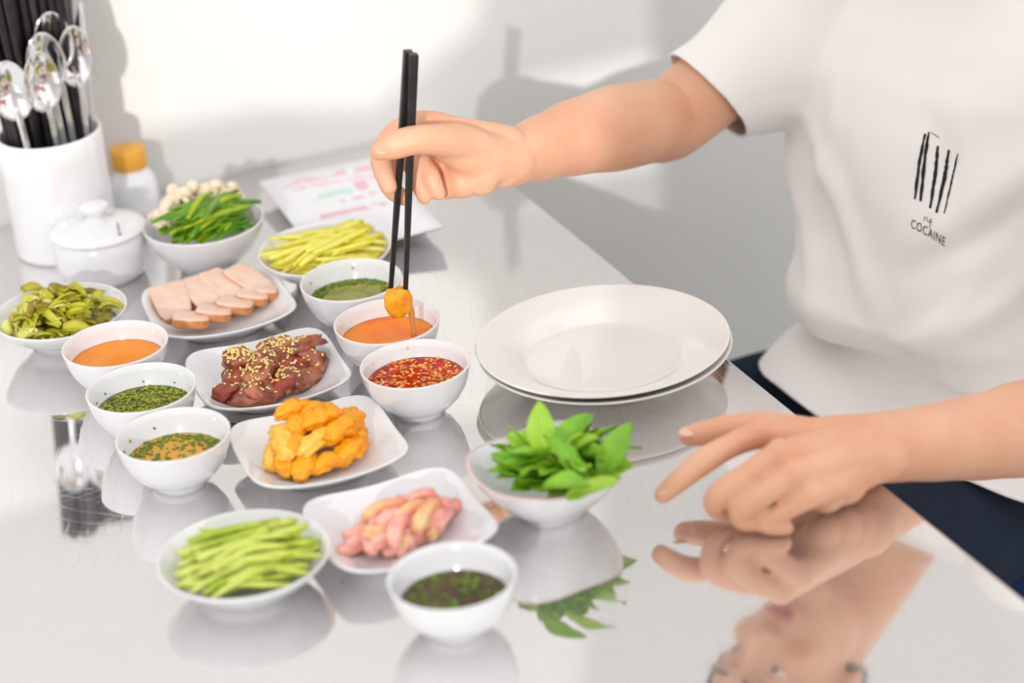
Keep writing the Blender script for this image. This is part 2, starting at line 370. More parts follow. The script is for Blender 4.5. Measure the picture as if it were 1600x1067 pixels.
o = bpy.data.objects.new('chopstick', ME_CHOP); COL.objects.link(o)
stand(o, (HX + .018, HY + .000, .007), (HX + .046, HY + .014, .285)); tag(o, 'black chopstick standing apart from the bundle, behind the rightmost spoon', 'chopstick')
# spoons
def spoon_mesh():
    L = .125; vs, fs = [], []
    # handle
    hp = [(0, 0, 0), (0, 0.001, .04), (0, 0.0005, .08), (0, -.0015, .110), (0, 0, L + .004)]
    h = tube([V(p) for p in hp], [.0050, .0042, .0034, .0028, .0034], 12, flat=.35, up=V((0, 1, 0)))
    # head: a shallow shell, concave side to -y
    n, m = 10, 20; grid = []
    for i in range(n + 1):
        row = []
        for j in range(m):
            a = 2 * math.pi * j / m; r = i / n
            x = .0200 * r * math.cos(a) * (1 - .12 * math.sin(a)); z = L + .025 + 0.031 * r * math.sin(a); y = .0085 * (1 - r * r)
            row.append(len(vs)); vs.append(V((x, y, z)))
        grid.append(row)
    for i in range(n):
        for j in range(m):
            fs.append((grid[i][j], grid[i][(j + 1) % m], grid[i + 1][(j + 1) % m], grid[i + 1][j]))
    k = len(vs); vs += [v + V((0, .0011, 0)) for v in vs[:k]]; fs += [tuple(i + k for i in f[::-1]) for f in fs[:]]
    for j in range(m): a, b = grid[n][j], grid[n][(j + 1) % m]; fs.append((a, b, b + k, a + k))
    return h, (vs, fs)
sh, sb = spoon_mesh(); ME_SH = mesh('spoon_handle', sh); ME_SB = mesh('spoon_head', sb)
for me in (ME_SH, ME_SB): me.materials.append(M['chrome']); me.polygons.foreach_set('use_smooth', [True] * len(me.polygons))
def spoon(base, tip, roll, label):
    t = bpy.data.objects.new('spoon', None); COL.objects.link(t); t.empty_display_size = .02; tag(t, label, 'spoon', 'spoons in the cutlery holder')
    stand(t, base, tip, roll)
    for nm, me in (('handle', ME_SH), ('head', ME_SB)):
        c = bpy.data.objects.new(nm, me); COL.objects.link(c); c.parent = t
def spoon_at(px, py, y, bx, by, roll, label, zb=.045):
    d = ray(px, py); P = CAM + d * ((y - CAM.y) / d.y); B = V((HX + bx, HY + by, zb))
    dirv = (P - B).normalized(); head = P; base = head - dirv * .150
    m = dirv.to_track_quat('Z', 'Y').to_matrix().to_4x4()
    # turn the hollow side of the head towards the light side plus the wanted roll
    want = V((math.sin(roll), -math.cos(roll), 0)); want = (want - dirv * want.dot(dirv)).normalized()
    yv = -want; xv = yv.cross(dirv)
    t = bpy.data.objects.new('spoon', None); COL.objects.link(t); t.empty_display_size = .02; tag(t, label, 'spoon', 'spoons in the cutlery holder')
    t.matrix_world = Matrix(((xv.x, yv.x, dirv.x, base.x), (xv.y, yv.y, dirv.y, base.y), (xv.z, yv.z, dirv.z, base.z), (0, 0, 0, 1)))
    for nm, me in (('handle', ME_SH), ('head', ME_SB)):
        c = bpy.data.objects.new(nm, me); COL.objects.link(c); c.parent = t
spoon_at(18, 142, HY - .036, -.022, -.036, -.1, 'lowest steel spoon in the holder, leaning away from the others')
spoon_at(66, 128, HY - .034, .004, -.034, .30, 'steel spoon in the middle of the holder, hollow facing the food')
spoon_at(72, 98, HY - .022, .012, -.024, .1, 'steel spoon directly behind the middle spoon')
spoon_at(84, 66, HY - .012, .022, -.014, .1, 'tallest steel spoon, against the black chopstick bundle')
spoon_at(118, 88, HY - .012, .033, -.020, .35, 'steel spoon nearest the holder rim, beside the lone chopstick')
spoon_at(131, 50, HY + .012, .040, -.002, 1.25, 'steel spoon turned edge-on behind the others')
# lidded pot
POT_P = [(0, 0), (.0385, 0), (.0400, .002), (.0425, .006), (.0455, .014), (.0463, .030), (.0463, .0440), (.0450, .0450), (.043, .0445), (.043, .01), (0, .008)]
pt = thing('lidded_pot', 'squat white lidded condiment pot standing before the chopstick holder', 'pot', (-.432, -.180, 0))
obj('pot_body', lathe(POT_P, 72), M['china'], pt)
LID_P = [(0, .0450), (.0455, .0450), (.0475, .0462), (.0478, .0480), (.0470, .0495), (.040, .0530), (.025, .0565), (.011, .0580), (.0085, .0605), (.0085, .0640), (.0125, .0672), (.0150, .0705), (.0145, .0738), (.010, .0760), (0, .0766)]
lid = obj('lid', lathe(LID_P, 72), M['china'], pt)
sp = obj('serving_spoon', tube([(.012, -.036, .047), (.0125, -.038, .060), (.012, -.040, .066)], [.0028, .0018, .0012], 10), M['chrome'], pt)
obj('spoon_slot', lathe([(0, .0522), (.0050, .0520), (.0052, .0526), (0, .0533)], 20), mat('slot_shadow_gap', srgb(20, 34, 30), .7), lid).location = (.012, -.0345, 0)
# shaker with an orange cap
M['cap'] = mat('orange_plastic_cap', srgb(244, 178, 62), 0.45, col2=srgb(238, 168, 60), nscale=80)
M['milk'] = mat('white_glass_shaker', srgb(238, 240, 244), 0.1, coat=.5)
sk = thing('spice_shaker', 'white rounded spice shaker with an orange cap behind the bowl of greens', 'shaker', (-.362, -.045, 0))
obj('shaker_body', lathe([(0, 0), (.022, 0), (.0245, .003), (.0255, .02), (.0248, .034), (.021, .044), (.0175, .048), (.0172, .0535), (0, .0535)], 48), M['milk'], sk)
obj('cap', lathe([(0, .050), (.0168, .0502), (.0182, .0515), (.0184, .0690), (.0178, .0718), (.015, .0728), (0, .0730)], 48), M['cap'], sk)
# printed plastic packet
def packet_mat():
    m = mat('printed_plastic_film', srgb(236, 236, 240), 0.22)
    nt = m.node_tree; N = nt.nodes; L = nt.links; p = N['Principled BSDF']
    tc = N.new('ShaderNodeTexCoord'); cur = None
    base = N.new('ShaderNodeRGB'); base.outputs[0].default_value = (*srgb(236, 236, 241), 1); cur = base.outputs[0]
    for (ys, yw, x0, x1, col, sc) in ((.075, .008, -.05, .055, (236, 190, 198), 70), (.055, .006, -.045, .06, (238, 204, 210), 90), (.030, .012, .015, .045, (236, 184, 194), 45), (.022, .007, -.035, .010, (196, 228, 216), 60), (.0, .006, -.01, .05, (232, 186, 196), 80), (-.03, .006, -.04, .03, (230, 180, 190), 80)):
        sx = N.new('ShaderNodeSeparateXYZ'); L.new(tc.outputs['Object'], sx.inputs[0])
        def cmp(sock, c, e):
            n = N.new('ShaderNodeMath'); n.operation = 'COMPARE'; L.new(sock, n.inputs[0]); n.inputs[1].default_value = c; n.inputs[2].default_value = e; return n.outputs[0]
        a = cmp(sx.outputs['Y'], ys, yw); b = cmp(sx.outputs['X'], (x0 + x1) / 2, (x1 - x0) / 2)
        nz = N.new('ShaderNodeTexNoise'); nz.inputs['Scale'].default_value = sc; L.new(tc.outputs['Object'], nz.inputs['Vector'])
        g = N.new('ShaderNodeMath'); g.operation = 'GREATER_THAN'; L.new(nz.outputs['Fac'], g.inputs[0]); g.inputs[1].default_value = .44
        m1 = N.new('ShaderNodeMath'); m1.operation = 'MULTIPLY'; L.new(a, m1.inputs[0]); L.new(b, m1.inputs[1])
        m2 = N.new('ShaderNodeMath'); m2.operation = 'MULTIPLY'; L.new(m1.outputs[0], m2.inputs[0]); L.new(g.outputs[0], m2.inputs[1])
        mx = N.new('ShaderNodeMixRGB'); L.new(m2.outputs[0], mx.inputs[0]); L.new(cur, mx.inputs[1]); mx.inputs[2].default_value = (*srgb(*col), 1); cur = mx.outputs[0]
    L.new(cur, p.inputs['Base Color']); return m
pk = thing('printed_packet', 'flat white plastic packet with pink and green print lying behind the yellow strips', 'packet', (-.172, -.178, 0), math.radians(-3))
vs, fs = [], []
nx, ny = 16, 26
for s in (1, -1):
    for j in range(ny + 1):
        for i in range(nx + 1):
            x = -.066 + .132 * i / nx; y = -.115 + .23 * j / ny
            e = max(0, 1 - (abs(x) / .066) ** 4) ** .5 * max(0, 1 - (abs(y) / .105) ** 6 if abs(y) < .105 else 0) ** .5
            z = .009 + s * .0075 * e + s * .0003 + .0015 * noise.noise(V((x * 40, y * 40, 1))) * (1 if s > 0 else 0) * e
            if j < 2: z += .006 * (2 - j) / 2 * (i / nx)
            vs.append(V((x, y, z)))
n1 = (nx + 1) * (ny + 1)
for j in range(ny):
    for i in range(nx):
        a = j * (nx + 1) + i; q = (a, a + 1, a + nx + 2, a + nx + 1); fs.append(q); fs.append(tuple(k + n1 for k in q[::-1]))
pf = obj('film', (vs, fs), packet_mat(), pk)

# ------------------------------------------------------------------ food
def blob(sx, sy, sz, amp, freq, seed, sub=3, boxy=0.0, bend=0.0):
    vs = []
    for v in ICO[sub][0]:
        p = v.copy()
        if boxy:
            n = 2 + boxy * 6; k = (abs(p.x) ** n + abs(p.y) ** n + abs(p.z) ** n) ** (-1 / n); p *= k
        d = 1 + amp * noise.noise(V((p.x * freq + seed * 7.3, p.y * freq * sy / sx + seed, p.z * freq))) + amp * .5 * noise.noise(V((p.x * freq * 3 + seed, p.y * freq * 2.4, p.z * freq * 2.4 + 3)))
        q = V((p.x * sx * (.6 + .4 * d), p.y * sy * d, p.z * sz * d))
        if bend: q.z += bend * (1 - (q.x / sx) ** 2) * sx; 
        vs.append(q)
    return vs, ICO[sub][1]
def shared(name, vfs, m):
    out = []
    for vf in vfs:
        me = mesh(name, vf); me.materials.append(m); me.polygons.foreach_set('use_smooth', [True] * len(me.polygons)); out.append(me)
    return out
def put(name, me, label, cat, group, loc, rx=0, ry=0, rz=0, s=1.0, inside=None):
    o = bpy.data.objects.new(name, me); COL.objects.link(o); tag(o, label, cat, group); place(o, loc, rx, ry, rz, s)
    if inside:                                   # lift the piece until it clears the inside and the rim of its dish
        cx, cy, prof = inside; mb = o.matrix_basis; need = 0.0
        for v in me.vertices:
            p = mb @ v.co; r = math.hypot(p.x - cx, p.y - cy); need = max(need, prof_z(prof, r) - p.z)
        o.location.z += min(need + .0003, .024) if need > 0 else 0
    return o
def prof_z(prof, r):
    for (r0, z0), (r1, z1) in zip(prof, prof[1:]):
        if r1 <= r <= r0: return z1 + (z0 - z1) * (r - r1) / max(1e-6, r0 - r1)
    return prof[0][1]
IN_DISH = [(.0645, .0327)] + DISH_P[10:]; IN_DEEP = [(.0595, .0494)] + DEEP_P[10:]; IN_LEAF = [(.066, .0475), (.0575, .0445)] + LEAFB_IN[1:]
def mound(n, cx, cy, R, z0, h, fn, ry=None):
    for i in range(n):
        t = (i + .5) / n; rho = math.sqrt(random.random()) * (1 - .55 * t); a = rnd(0, 6.283)
        x = cx + R * rho * math.cos(a); y = cy + (ry or R) * rho * math.sin(a)
        fn(i, x, y, z0 + h * t * (1 - .6 * rho * rho) + .006 * rho * rho, rho, a, t)

def dish_h(rho):
    for (r0, z0), (r1, z1) in zip(DISH_P[11:], DISH_P[12:]):
        if r1 <= rho <= r0: return z1 + (z0 - z1) * (rho - r1) / (r0 - r1)
    return .0315 if rho > .06 else .0085
def rest(cx, cy, x, y, z, L, rz, rmax=.056, hf=dish_h):
    """slide a strip so that both ends lie within the dish and above its inside"""
    dx, dy = math.cos(rz) * L / 2, math.sin(rz) * L / 2
    for _ in range(12):
        e1 = V((x + dx - cx, y + dy - cy)); e2 = V((x - dx - cx, y - dy - cy))
        far = e1 if e1.length > e2.length else e2
        if far.length <= rmax: break
        x -= far.x / far.length * (far.length - rmax) * .8; y -= far.y / far.length * (far.length - rmax) * .8
    zz = max(hf(min(.0624, V((x + dx - cx, y + dy - cy)).length)), hf(min(.0624, V((x - dx - cx, y - dy - cy)).length))) + .003
    return x, y, max(z, zz * .55 + z * .45)
# cucumber strips (julienne sticks, pale inside, greener skin side)
def strip(L, w, h, bend, tw):
    vs, fs = [], []; n = 6
    for i in range(n + 1):
        u = i / n - .5; k = 1 - .35 * (abs(u) * 2) ** 4
        for (x, z) in ((-.5, -.5), (.5, -.5), (.5, .5), (-.5, .5)):
            a = tw * u; X = x * w * k; Z = z * h * k
            vs.append(V((u * L, X * math.cos(a) - Z * math.sin(a), X * math.sin(a) + Z * math.cos(a) - bend * u * u * L)))
    for i in range(n):
        for k in range(4): j = (k + 1) % 4; fs.append((i * 4 + k, i * 4 + j, i * 4 + 4 + j, i * 4 + 4 + k))
    fs += [(3, 2, 1, 0), (n * 4, n * 4 + 1, n * 4 + 2, n * 4 + 3)]
    return vs, fs
random.seed(11)
M['cuke'] = mat('cucumber_flesh', srgb(222, 230, 128), 0.35, col2=srgb(202, 216, 76), nscale=60, sss=.15)
M['cuke2'] = mat('cucumber_skin', srgb(150, 182, 30), 0.35, col2=srgb(200, 216, 80), nscale=70, sss=.1)
cs = [strip(rnd(.055, .078), rnd(.0035, .0058), rnd(.003, .0045), rnd(-.1, .25), rnd(-.8, .8)) for _ in range(8)]
c1, c2 = shared('cucumber_strip', cs[:5], M['cuke']), shared('cucumber_strip', cs[5:], M['cuke2'])
def f(i, x, y, z, rho, a, t):
    rz = math.radians(-8) + rnd(-.55, .55); x, y, z = rest(-.488, -.823, x, y, z, .066, rz, .058)
    pale = random.random() < .76
    put('cucumber_strip', random.choice(c1 if pale else c2), 'pale flesh-coloured cucumber strip heaped on the round dish' if pale else 'greener skin-side cucumber strip heaped on the round dish', 'vegetable', 'pale cucumber strips' if pale else 'green skin-side cucumber strips', (x, y, z), rnd(-.5, .5), rnd(-.07, .07), rz, rnd(.85, 1.05), (-.488, -.823, IN_DISH))
mound(95, -.488, -.826, .045, .014, .036, f, ry=.044)
# yellow strips
M['yel'] = mat('yellow_mango_strip', srgb(250, 244, 130), 0.35, col2=srgb(246, 234, 50), nscale=50, sss=.15)
M['yel2'] = mat('deep_yellow_strip', srgb(232, 214, 30), 0.35, col2=srgb(244, 236, 120), nscale=60, sss=.15)
ys_ = [strip(rnd(.045, .07), rnd(.003, .006), rnd(.0025, .004), rnd(-.1, .3), rnd(-.9, .9)) for _ in range(8)]
y1, y2 = shared('yellow_strip', ys_[:5], M['yel']), shared('yellow_strip', ys_[5:], M['yel2'])
def f(i, x, y, z, rho, a, t):
    rz = rnd(-.7, .7); x, y, z = rest(-.245, -.315, x, y, z, .058, rz, .056)
    pale = random.random() < .7
    put('yellow_strip', random.choice(y1 if pale else y2), 'pale yellow vegetable strip heaped on the dish by the packet' if pale else 'deep yellow vegetable strip heaped on the dish by the packet', 'vegetable', 'pale yellow strips' if pale else 'deep yellow strips', (x, y, z), rnd(-.5, .5), rnd(-.07, .07), rz, rnd(.85, 1.1), (-.245, -.315, IN_DISH))
mound(120, -.245, -.316, .052, .014, .030, f)
# green stalks and mushrooms
M['stalk'] = mat('green_stalk', srgb(118, 168, 12), 0.35, col2=srgb(64, 124, 6), nscale=40)
M['stalk2'] = mat('yellow_green_stalk', srgb(182, 196, 24), 0.35, col2=srgb(120, 168, 14), nscale=50)
st = [tube([V((-.5 * L, 0, 0)), V((-.2 * L, b * .4, .002)), V((.2 * L, b, .001)), V((.5 * L, 0, -.003))], [.002, .0034, .0036, .0022], 8, flat=rnd(.5, .9)) for L, b in [(rnd(.05, .085), rnd(-.006, .008)) for _ in range(7)]]
s1, s2 = shared('green_stalk', st[:5], M['stalk']), shared('green_stalk', st[5:], M['stalk2'])
def f(i, x, y, z, rho, a, t):
    rz = rnd(-.05, .9); x, y, z = rest(-.337, -.222, x, y, z + .004, .070, rz, .050, lambda r: .016 + .036 * max(0, r / .056) ** 2)
    dk = random.random() < .8
    put('green_stalk', random.choice(s1 if dk else s2), 'dark green cut vegetable stalk in the deep white bowl' if dk else 'yellowish green cut vegetable stalk in the deep white bowl', 'vegetable', 'dark green stalks' if dk else 'yellowish green stalks', (x, y, z), rnd(-.4, .4), rnd(-.10, .10), rz, rnd(.85, 1.1), (-.337, -.222, IN_DEEP))
mound(96, -.334, -.238, .047, .030, .040, f, ry=.040)
M['mush'] = mat('pale_mushroom', srgb(248, 234, 212), 0.5, col2=srgb(240, 216, 184), nscale=90, sss=.1)
mm = shared('mushroom', [merge(tube([V((0, 0, -.012)), V((.001, 0, -.004)), V((0, 0, .003))], [.0028, .0024, .0024], 8), lathe([(0, -.001), (.006 * k, -.001), (.0072 * k, .001), (.006 * k, .0042), (.003, .0062), (0, .0068)], 16)) for k in (.8, 1.0, 1.15)], M['mush'])
for i in range(60):
    u = rnd(-.95, 1.05); x = -.338 + .042 * u + rnd(-.004, .004); y = -.196 - .022 * max(0, -u) ** 2 + rnd(-.014, .008)
    put('mushroom', random.choice(mm), 'small pale mushroom piled at the back of the deep bowl of stalks', 'mushroom', 'pale mushrooms in the deep bowl', (x, y, .052 + rnd(0, .028) * (1 - .5 * u * u)), rnd(-1.2, 1.2), rnd(-1.2, 1.2), rnd(0, 6), rnd(.9, 1.25), (-.337, -.222, IN_DEEP))
# pickled greens
M['pick'] = mat('pickled_mustard_green', srgb(208, 202, 56), 0.3, col2=srgb(166, 164, 26), nscale=60)
M['pick2'] = mat('pickled_stem', srgb(232, 228, 136), 0.3, col2=srgb(208, 204, 70), nscale=60)
M['pick3'] = mat('dark_pickled_leaf', srgb(126, 112, 12), 0.3, col2=srgb(168, 154, 26), nscale=70)
pks = []
for _ in range(9):
    L, w = rnd(.016, .030), rnd(.006, .011); vs, fs = [], []
    cur = rnd(.5, 1.6); n, m = 6, 4
    for s in (0, 1):
        for i in range(n + 1):
            for j in range(m + 1):
                u, v = i / n - .5, j / m - .5; k = 1 - .4 * (2 * u) ** 2
                x = u * L; y = v * w * k; z = cur * .5 * w * (2 * v * k) ** 2 * .5 - .25 * L * (2 * u) ** 2 * .5 + (.0022 if s else 0)
                vs.append(V((x, y, z)))
    N1 = (n + 1) * (m + 1)
    for i in range(n):
        for j in range(m):
            a = i * (m + 1) + j; q = (a, a + 1, a + m + 2, a + m + 1); fs.append(q[::-1]); fs.append(tuple(k + N1 for k in q))
    for i in range(n):
        for j in (0, m): a = i * (m + 1) + j; fs.append((a, a + m + 1, a + m + 1 + N1, a + N1))
    for j in range(m):
        for i in (0, n): a = i * (m + 1) + j; fs.append((a, a + 1, a + 1 + N1, a + N1))
    pks.append((vs, fs))
p1, p2, p3 = shared('pickle_piece', pks[:4], M['pick']), shared('pickle_piece', pks[4:7], M['pick2']), shared('pickle_piece', pks[7:], M['pick3'])
def f(i, x, y, z, rho, a, t):
    r = random.random()
    put('pickle_piece', random.choice(p1 if r < .58 else (p2 if r < .82 else p3)), 'olive chopped pickled green on the round dish' if r < .58 else ('pale crisp pickled stem piece on the round dish' if r < .82 else 'dark olive pickled leaf piece on the round dish'), 'vegetable', 'olive pickled pieces' if r < .58 else ('pale pickled stems' if r < .82 else 'dark pickled leaves'), (x, y, z), rnd(-.9, .9), rnd(-.5, .5), rnd(0, 6.28), rnd(.85, 1.25), (-.505, -.313, IN_DISH))
mound(175, -.505, -.315, .056, .014, .034, f)

# roast pork slices
M['porkface'] = mat('roast_pork_face', srgb(240, 210, 192), 0.4, col2=srgb(234, 196, 174), nscale=90, sss=.15, bump=.2, bscale=400)
M['porkrind'] = mat('roast_pork_rind', srgb(220, 154, 96), 0.4, col2=srgb(192, 112, 54), nscale=90)
def slab(L, W_, T, seed, taper=0.0):
    n = 28; out = []
    for i in range(n):
        a = 2 * math.pi * i / n; k = (abs(math.cos(a)) ** 5 + abs(math.sin(a)) ** 5) ** (-1 / 5)
        d = 1 + .07 * noise.noise(V((math.cos(a) * 1.7 + seed, math.sin(a) * 1.7, seed)))
        x = .5 * L * k * math.cos(a) * d; y = .5 * W_ * k * math.sin(a) * d * (1 + taper * x / L); out.append((x, y))
    vs, fs, mi = [], [], []
    prof = ((.90, 0), (1, .22), (1, .78), (.92, 1), (.80, 1.02))
    for (s, z) in prof:
        for (x, y) in out: vs.append(V((x * s, y * s, (z - .5) * T + .0006 * noise.noise(V((x * 90, y * 90, z))))))
    for r in range(len(prof) - 1):
        for k in range(n): j = (k + 1) % n; fs.append((r * n + k, r * n + j, r * n + n + j, r * n + n + k)); mi.append(1 if r < 2 else 0)
    fs.append(tuple(range(n))[::-1]); mi.append(0); fs.append(tuple(range(4 * n, 5 * n))); mi.append(0)
    return (vs, fs), mi
def pork(label, loc, L, W_, T, rz, tilt, seed, taper=0.0, roll=0.0):
    (vf, mi) = slab(L, W_, T, seed, taper); me = mesh('pork_slice', vf); me.materials.append(M['porkface']); me.materials.append(M['porkrind'])
    me.polygons.foreach_set('material_index', mi); me.polygons.foreach_set('use_smooth', [True] * len(me.polygons))
    put('pork_slice', me, label, 'meat', 'roast pork slices', loc, roll, tilt, rz)
PX, PY = -.366, -.357
R_ = math.radians
upper = [(-.037, .027, 82, .056, .034), (-.009, .030, 98, .050, .027), (.015, .031, 108, .056, .028), (.039, .029, 114, .054, .028)]
for i, (x, y, a, L, W_) in enumerate(upper):
    pork(['broad roast pork slice at the end of the back row, by the pickled greens', 'narrow roast pork slice of the back row, next to the broad slice', 'roast pork slice of the back row, second from the herb sauce side', 'roast pork slice of the back row, nearest the herb sauce bowl'][i],
         (PX + x, PY + y, .021 + .0006 * i), L, W_, .0085, R_(a), R_(-14), i + 1, .25 if i == 0 else 0.0)
lower = [(-.033, -.022, -16, .034, .030), (-.010, -.017, -24, .033, .028), (.013, -.010, -28, .034, .028), (.033, .000, -26, .030, .026), (.048, .006, -22, .022, .022)]
for i, (x, y, a, L, W_) in enumerate(lower):
    pork(['small roast pork slice at the front-row end by the orange sauce', 'small roast pork slice, second in the front row from the orange sauce', 'small roast pork slice, third in the front row from the orange sauce', 'small roast pork slice, fourth in the front row from the orange sauce', 'smallest roast pork piece at the end of the front row'][i],
         (PX + x, PY + y, .0175 + .0010 * (4 - i)), L, W_, .010, R_(a), R_(9), i + 11, 0, R_(-10))

# grilled meat with sesame
random.seed(5)
M['grill'] = mat('glazed_grilled_meat', srgb(112, 40, 22), 0.22, col2=srgb(192, 116, 84), nscale=55, bump=.5, bscale=180, coat=.3, ramp=(.38, .62))
M['grill2'] = mat('charred_grilled_meat', srgb(158, 52, 28), 0.2, col2=srgb(80, 28, 18), nscale=70, bump=.5, bscale=200, coat=.3, ramp=(.4, .65))
gm = [blob(rnd(.013, .019), rnd(.009, .013), rnd(.005, .008), .35, 1.6, i + 3, 3, .55, rnd(-.1, .25)) for i in range(8)]
g1, g2 = shared('grilled_meat_piece', gm[:5], M['grill']), shared('grilled_meat_piece', gm[5:], M['grill2'])
GX, GY = -.372, -.520
pieces = []
for i, (x, y, z, rz, rx) in enumerate([(-.040, -.010, .017, 20, .2), (-.027, -.022, .016, -30, .4), (-.012, -.026, .018, 60, .5), (-.030, .004, .022, 70, -.3), (-.014, -.008, .028, -60, .5), (-.022, .014, .032, 10, .2), (-.004, .012, .024, 80, .1),
                                       (.008, -.012, .020, -75, .4), (.003, .002, .033, 60, .6), (.022, -.004, .024, -35, .3), (.030, .008, .028, 15, .4), (.018, .016, .033, 5, .1), (.034, .020, .024, -10, .1), (.046, .002, .018, -40, .5), (.042, .018, .030, 30, -.3),
                                       (.012, -.022, .016, 15, .2), (.028, -.016, .017, 40, .3), (-.002, .020, .017, 30, 0)]):
    o = put('grilled_meat_piece', random.choice(g1 if i % 3 else g2), 'light brown grilled meat piece sprinkled with sesame' if i % 3 else 'dark red charred grilled meat piece among browner ones', 'meat', 'light brown grilled pieces' if i % 3 else 'charred grilled pieces', (GX + x * .92, GY + y, z), rx, rnd(-.2, .2), R_(rz), rnd(.95, 1.15))
    pieces.append(o)
bpy.context.view_layer.update()
def world_bvh(objs):
    vs, fs = [], []
    for o in objs:
        n = len(vs); vs += [o.matrix_world @ v.co for v in o.data.vertices]; fs += [tuple(i + n for i in p.vertices) for p in o.data.polygons]
    return BVHTree.FromPolygons(vs, fs)
bv = world_bvh(pieces)
M['sesame'] = mat('sesame_seed', srgb(240, 222, 150), 0.45, col2=srgb(224, 192, 100), nscale=300)
seed_vf = ellipsoid((0, 0, 0), (V((.0017, 0, 0)), V((0, .00105, 0)), V((0, 0, .0006))), 2)
parts = []
def sesame(x, y):
    h = bv.ray_cast(V((x, y, .12)), V((0, 0, -1)))
    if h[0] is None:
        if random.random() < .7: return
        p, nrm = V((x, y, .0085)), V((0, 0, 1))
    else: p, nrm = h[0], h[1]
    if nrm.z < .1: return
    q = nrm.to_track_quat('Z', 'Y').to_matrix().to_4x4()
    parts.append(moved(seed_vf, Matrix.Translation(p + nrm * .0004) @ q @ eul(rnd(-.3, .3), rnd(-.3, .3), rnd(0, 6.28))))
for (cx, cy, sd, n) in ((-.020, .012, .010, 95), (.022, .014, .011, 95), (0, -.004, .022, 110), (-.012, -.022, .012, 45), (.008, -.016, .010, 30), (.04, 0, .010, 16)):
    for _ in range(n): sesame(GX + cx + random.gauss(0, sd), GY + cy + random.gauss(0, sd * .8))
tag(obj('sesame_seeds', merge(*parts), M['sesame']), 'toasted sesame seeds scattered over the grilled meat', 'seeds', kind='stuff')

# golden fried pieces
random.seed(21)
M['fry'] = mat('golden_batter', srgb(252, 178, 16), 0.42, col2=srgb(240, 146, 8), nscale=70, bump=.5, bscale=300, sss=.1)
M['fry2'] = mat('pale_batter', srgb(250, 208, 96), 0.42, col2=srgb(246, 176, 30), nscale=60, bump=.5, bscale=300, sss=.1)
fr = [blob(rnd(.018, .025), rnd(.0075, .010), rnd(.007, .009), .38, 2.6, i + 31, 4, .1, rnd(.05, .35)) for i in range(7)]
f1, f2 = shared('fried_piece', fr[:5], M['fry']), shared('fried_piece', fr[5:], M['fry2'])
FX, FY = -.376, -.668
for i, (x, y, z, rz, rx) in enumerate([(-.034, -.012, .016, 75, 0), (-.020, -.024, .016, 50, .1), (.000, -.030, .016, 5, 0), (.020, -.022, .017, 30, 0), (.032, -.004, .018, 60, 0), (-.034, .008, .018, 60, .2), (-.020, .020, .020, 30, 0), (.002, .026, .018, 5, 0), (.024, .016, .019, -30, 0),
                                       (-.022, -.008, .029, 55, .3), (-.004, -.014, .028, 20, -.2), (.014, -.010, .030, -10, 0), (.026, .004, .031, 45, .2), (.008, .006, .036, -12, .2), (-.012, .014, .034, 62, .1), (.008, .022, .036, -6, 0), (-.010, .026, .040, 10, 0), (-.030, -.002, .030, 80, .4), (.020, -.012, .034, 25, .1)]):
    put('fried_piece', random.choice(f2 if i in (5, 17, 10) else f1), 'paler battered fried piece in the golden heap' if i in (5, 17, 10) else 'golden battered fried piece heaped on the square plate', 'fried food', 'paler fried pieces' if i in (5, 17, 10) else 'golden fried pieces', (FX + x, FY + y, z), rx, rnd(-.2, .2), R_(rz), rnd(.85, 1.05))

# pink sausage strips
random.seed(33)
M['pinkm'] = mat('pink_sausage', srgb(246, 190, 176), 0.3, col2=srgb(236, 146, 128), nscale=60, bump=.3, bscale=250, sss=.2)
M['pinkm2'] = mat('browned_sausage', srgb(246, 208, 150), 0.35, col2=srgb(228, 140, 108), nscale=60, bump=.3, bscale=250, sss=.1)
pm = [blob(rnd(.016, .023), rnd(.0045, .006), rnd(.0045, .006), .22, 1.8, i + 51, 3, .45, rnd(-.2, .3)) for i in range(7)]
q1, q2 = shared('sausage_strip', pm[:5], M['pinkm']), shared('sausage_strip', pm[5:], M['pinkm2'])
KX, KY = -.366, -.828
for i in range(46):
    t = i / 46; a = rnd(0, 6.28); rho = math.sqrt(random.random()) * (1 - .35 * t)
    pk_ = random.random() < .7
    put('sausage_strip', random.choice(q1 if pk_ else q2), 'pink cured sausage strip piled on the square plate' if pk_ else 'yellowish browned sausage strip piled among pink ones', 'meat', 'pink sausage strips' if pk_ else 'yellowish sausage strips', (KX + .041 * rho * math.cos(a), KY + .028 * rho * math.sin(a), .014 + .024 * t * (1 - .4 * rho)), rnd(-.4, .4), rnd(-.25, .25), rnd(-.4, 1.4), rnd(.75, 1.0))

# basil leaves
random.seed(9)
def leaf(L, w, curl, fold, seed):
    vs, fs = [], []; n, m = 10, 6
    for i in range(n + 1):
        u = i / n; k = (math.sin(math.pi * min(1, u * .97 + .03) ** .8)) ** .8
        for j in range(m + 1):
            v = j / m * 2 - 1
            vs.append(V((u * L, v * w * .5 * k, fold * w * .5 * k * abs(v) - curl * L * (u - .3) ** 2 + .06 * L * noise.noise(V((u * 3 + seed, v * 2, seed))) + (.0004 if j != m // 2 else -.0004))))
    for i in range(n):
        for j in range(m): a = i * (m + 1) + j; fs.append((a, a + m + 1, a + m + 2, a + 1))
    k = len(vs); vs += [v + V((0, 0, .0004)) for v in vs]; fs = [f[::-1] for f in fs] + [tuple(q + k for q in f) for f in fs]
    st = tube([V((-.006, 0, .0005)), V((0, 0, .0003)), V((L * .9, 0, -curl * L * .36))], [.0009, .0009, .0003], 6, cap=1)
    return merge((vs, fs))
M['leaf'] = mat('basil_leaf', srgb(140, 196, 44), 0.4, col2=srgb(98, 164, 22), nscale=25, sss=.1)
